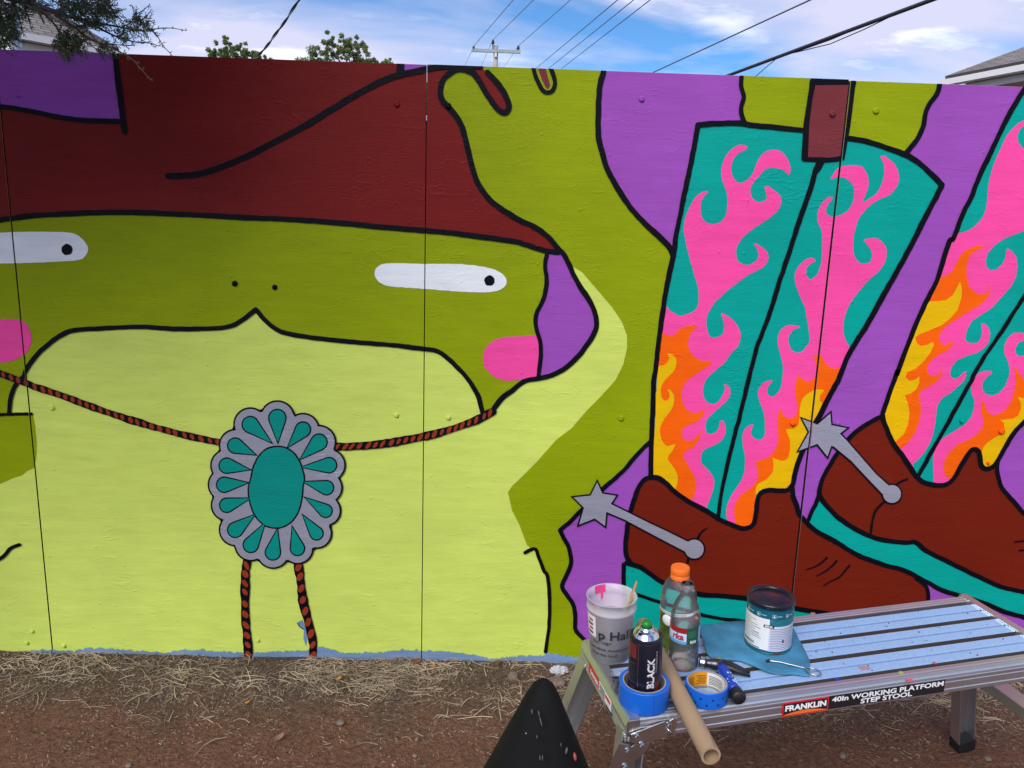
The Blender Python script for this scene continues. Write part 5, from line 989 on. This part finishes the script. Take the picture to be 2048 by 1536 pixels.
# ------------------------------------------------------------------ juniper reaching in from the left
jg = leaf_mat('juniper_green', (.075, .125, .055)); jt = mat('juniper_twig', (.075, .055, .065), .8); jl = mat('juniper_pale', (.20, .22, .09), .7)
jun = thing('juniper_tree', 'dark juniper whose scaly branches hang over the top left of the wall', 'tree', Matrix.Translation((-2.35, -1.0, 0)))
O = Vector((-2.35, -1.0, 0)); rg = random.Random(33)
tw_m, gr_m, pl_m = MB(), MB(), MB()
def needle(m, a, b, r):
    t_ = (b-a); L_ = t_.length
    if L_ < 1e-6: return
    t_.normalize(); o1 = t_.orthogonal().normalized(); o2 = t_.cross(o1); k = len(m.v)
    m.v += [a+o1*r-O, a-o1*r*.5+o2*r*.87-O, a-o1*r*.5-o2*r*.87-O, b-O]; m.f += [[k, k+1, k+3], [k+1, k+2, k+3], [k+2, k, k+3]]
def sprig(m, a, d, L_, dens=1.0, r=.0011):
    """one scaly spray: an axis with short alternating scale twigs"""
    b = a+d*L_; mid = a.lerp(b, .5)+Vector((0, 0, -.08*L_)); needle(m, a, mid, r*1.2); needle(m, mid, b, r)
    n_ = max(2, int(L_/.0036*dens))
    for i in range(n_):
        t_ = (i+.6)/n_; p = (a.lerp(mid, t_*2) if t_ < .5 else mid.lerp(b, t_*2-1)); s_ = 1 if i % 2 else -1; sd_ = d.cross(Vector((rg.gauss(0, .5), 1, rg.gauss(0, .5)))).normalized()*s_
        dd = (d*.75+sd_*.75+Vector((rg.gauss(0, .25), rg.gauss(0, .35), rg.gauss(0, .25)))).normalized(); needle(m, p, p+dd*rg.uniform(.005, .011)*(1.15-t_*.5), r*1.15)
def branch(px, Y0, Y1, r0, r1, side=.05, dens=1, m=None, step=.0115, lenr=(.015, .05)):
    P = catmull(px, False, 8); n_ = len(P); pts = [at_y(x, y, Y0+(Y1-Y0)*i/(n_-1)) for i, (x, y) in enumerate(P)]
    tw_m.tube([p-O for p in pts], [r0+(r1-r0)*i/(n_-1) for i in range(n_)], 5) if m is None else m.tube([p-O for p in pts], [r0+(r1-r0)*i/(n_-1) for i in range(n_)], 5)
    d_ = 0; k = 0
    for i in range(1, n_):
        d_ += (pts[i]-pts[i-1]).length
        while d_ > step/dens:
            d_ -= step/dens; k += 1; t_ = (pts[i]-pts[i-1]).normalized(); s_ = 1 if k % 2 else -1; up_ = Vector((0, 0, 1)); sd_ = (up_*s_*rg.uniform(.5, 1)+Vector((0, rg.gauss(0, .5), 0))).normalized()
            dd = (t_*rg.uniform(.6, 1.1)+sd_*rg.uniform(.5, .9)).normalized(); L_ = rg.uniform(*lenr)*(1.15-.65*i/n_); sprig(m or (gr_m if rg.random() < .8 else tw_m), pts[i], dd, L_)
    return pts
branch([(-60, -40), (0, -8), (60, 6), (110, 22), (160, 40), (200, 47), (245, 55), (285, 62), (305, 62)], -.50, -.36, .007, .0012, lenr=(.02, .06))
branch([(285, 55), (310, 66), (325, 90), (342, 108)], -.36, -.35, .0016, .0008, lenr=(.006, .014), dens=.8)
branch([(300, 60), (325, 56), (350, 57), (371, 61)], -.36, -.34, .0014, .0007, lenr=(.005, .012), dens=.8)
branch([(240, 55), (262, 45), (268, 28), (264, 12)], -.38, -.36, .0016, .0008, lenr=(.010, .022)); branch([(268, 30), (285, 22), (296, 12)], -.37, -.36, .0014, .0008, lenr=(.008, .018)); branch([(262, 45), (290, 40), (304, 44)], -.37, -.36, .0014, .0008, lenr=(.008, .018))
branch([(60, 5), (120, 30), (165, 38), (190, 52), (230, 72), (270, 84), (300, 86), (316, 92)], -.46, -.36, .0045, .0010, lenr=(.012, .040))
branch([(110, 30), (150, 55), (175, 75), (205, 88), (235, 100), (252, 112)], -.46, -.36, .003, .0009, lenr=(.012, .030))
branch([(205, 88), (240, 90), (268, 91)], -.38, -.36, .0014, .0008, lenr=(.008, .020))
branch([(232, 100), (262, 116), (282, 138), (300, 158)], -.37, -.34, .0014, .0008, m=pl_m, lenr=(.006, .014), dens=.9)
branch([(80, 20), (110, 50), (125, 75), (130, 95), (136, 112)], -.50, -.42, .003, .001, lenr=(.015, .040), dens=1.6); branch([(125, 60), (145, 75), (165, 92), (172, 104)], -.48, -.42, .002, .001, lenr=(.012, .030), dens=1.4); branch([(150, 70), (180, 90), (200, 102), (216, 104)], -.45, -.40, .0016, .0008, lenr=(.010, .022), dens=1.2)
for (x0, y0, x1, y1) in ((-30, -20, 10, 95), (-25, 0, 22, 80), (-30, -30, 30, 50), (10, -20, 45, 60), (30, -20, 62, 55), (50, -10, 88, 48), (100, -20, 130, 30), (120, -25, 165, 20), (140, -15, 190, 28), (170, -20, 215, 22), (185, -10, 235, 30), (190, 5, 232, 48), (60, -20, 120, 12), (0, -30, 100, 10), (150, -30, 230, -2), (105, -10, 150, 40), (130, 5, 175, 40), (200, 20, 245, 42)):
    branch([(x0, y0), ((x0+x1)/2+4, (y0+y1)/2-4), (x1, y1)], rg.uniform(-.55, -.42), rg.uniform(-.5, -.36), .0026, .0009, lenr=(.012, .034), dens=.9)
for (cx_, cy_, rx_, ry_, n_) in ((4, 55, 26, 44, 200), (130, 86, 28, 23, 160), (30, 8, 50, 22, 130), (155, 12, 50, 20, 170), (205, 18, 30, 20, 80), (165, 46, 34, 12, 50), (272, 46, 28, 15, 60), (205, 98, 24, 7, 26), (240, 66, 24, 10, 30)):
    for _ in range(n_):
        a_ = rg.uniform(0, 6.28); q_ = rg.random()**.6; p_ = at_y(cx_+rx_*q_*math.cos(a_), cy_+ry_*q_*math.sin(a_), rg.uniform(-.52, -.40)); sprig(gr_m if rg.random() < .85 else tw_m, p_, Vector((rg.uniform(.2, 1), rg.gauss(0, .5), rg.gauss(-.1, .6))).normalized(), rg.uniform(.015, .034))
tw_m.build('twigs', jt, jun); gr_m.build('scale_leaves', jg, jun); pl_m.build('pale_shoot', jl, jun)
# trunk, limbs and the rest of the crown overhead, out of the picture
m = MB(); m.tube([(0, 0, -.05), (.04, .03, .8), (-.02, .05, 1.7), (.05, .02, 2.6), (.02, 0, 3.9)], [.14, .115, .095, .07, .02], 12)
lim = [((.0, .03, 1.9), (.5, .25, 2.25), (at_y(-60, -40, -.50)-O)), ((.02, .03, 2.1), (.7, -.3, 2.7), (1.3, -.5, 3.0)), ((0, 0, 2.4), (.5, .6, 2.9), (1.0, .75, 3.2)), ((0, 0, 2.2), (-.6, -.3, 2.8), (-1.0, -.5, 3.1)), ((0, 0, 2.7), (.2, -.6, 3.2), (.5, -1.0, 3.5)), ((0, 0, 3.0), (-.2, .4, 3.5), (-.3, .8, 3.8))]
for L_ in lim: m.tube(L_, [.05, .028, .008], 7)
m.build('trunk', bark, jun, True)
v = []; f = []; rg = random.Random(8)
for _ in range(900):
    while True:
        p = Vector((rg.uniform(-1, 1), rg.uniform(-1, 1), rg.uniform(-1, 1)))
        if p.length < 1 and p.length > .35: break
    c = Vector((.25+p.x*1.45, -.05+p.y*1.15, 3.12+p.z*.92))
    if c.z < 2.28 and c.x > .6: continue
    for _ in range(46):
        d = Vector((rg.gauss(0, 1), rg.gauss(0, 1), rg.gauss(.2, .8))).normalized(); a_ = c+d*rg.uniform(.0, .10); e_ = a_+d*rg.uniform(.05, .11); o1 = d.orthogonal().normalized()*.019; k = len(v); v += [a_+o1, a_-o1, e_]; f.append((k, k+1, k+2))
obj('crown', (v, f), jg, jun)
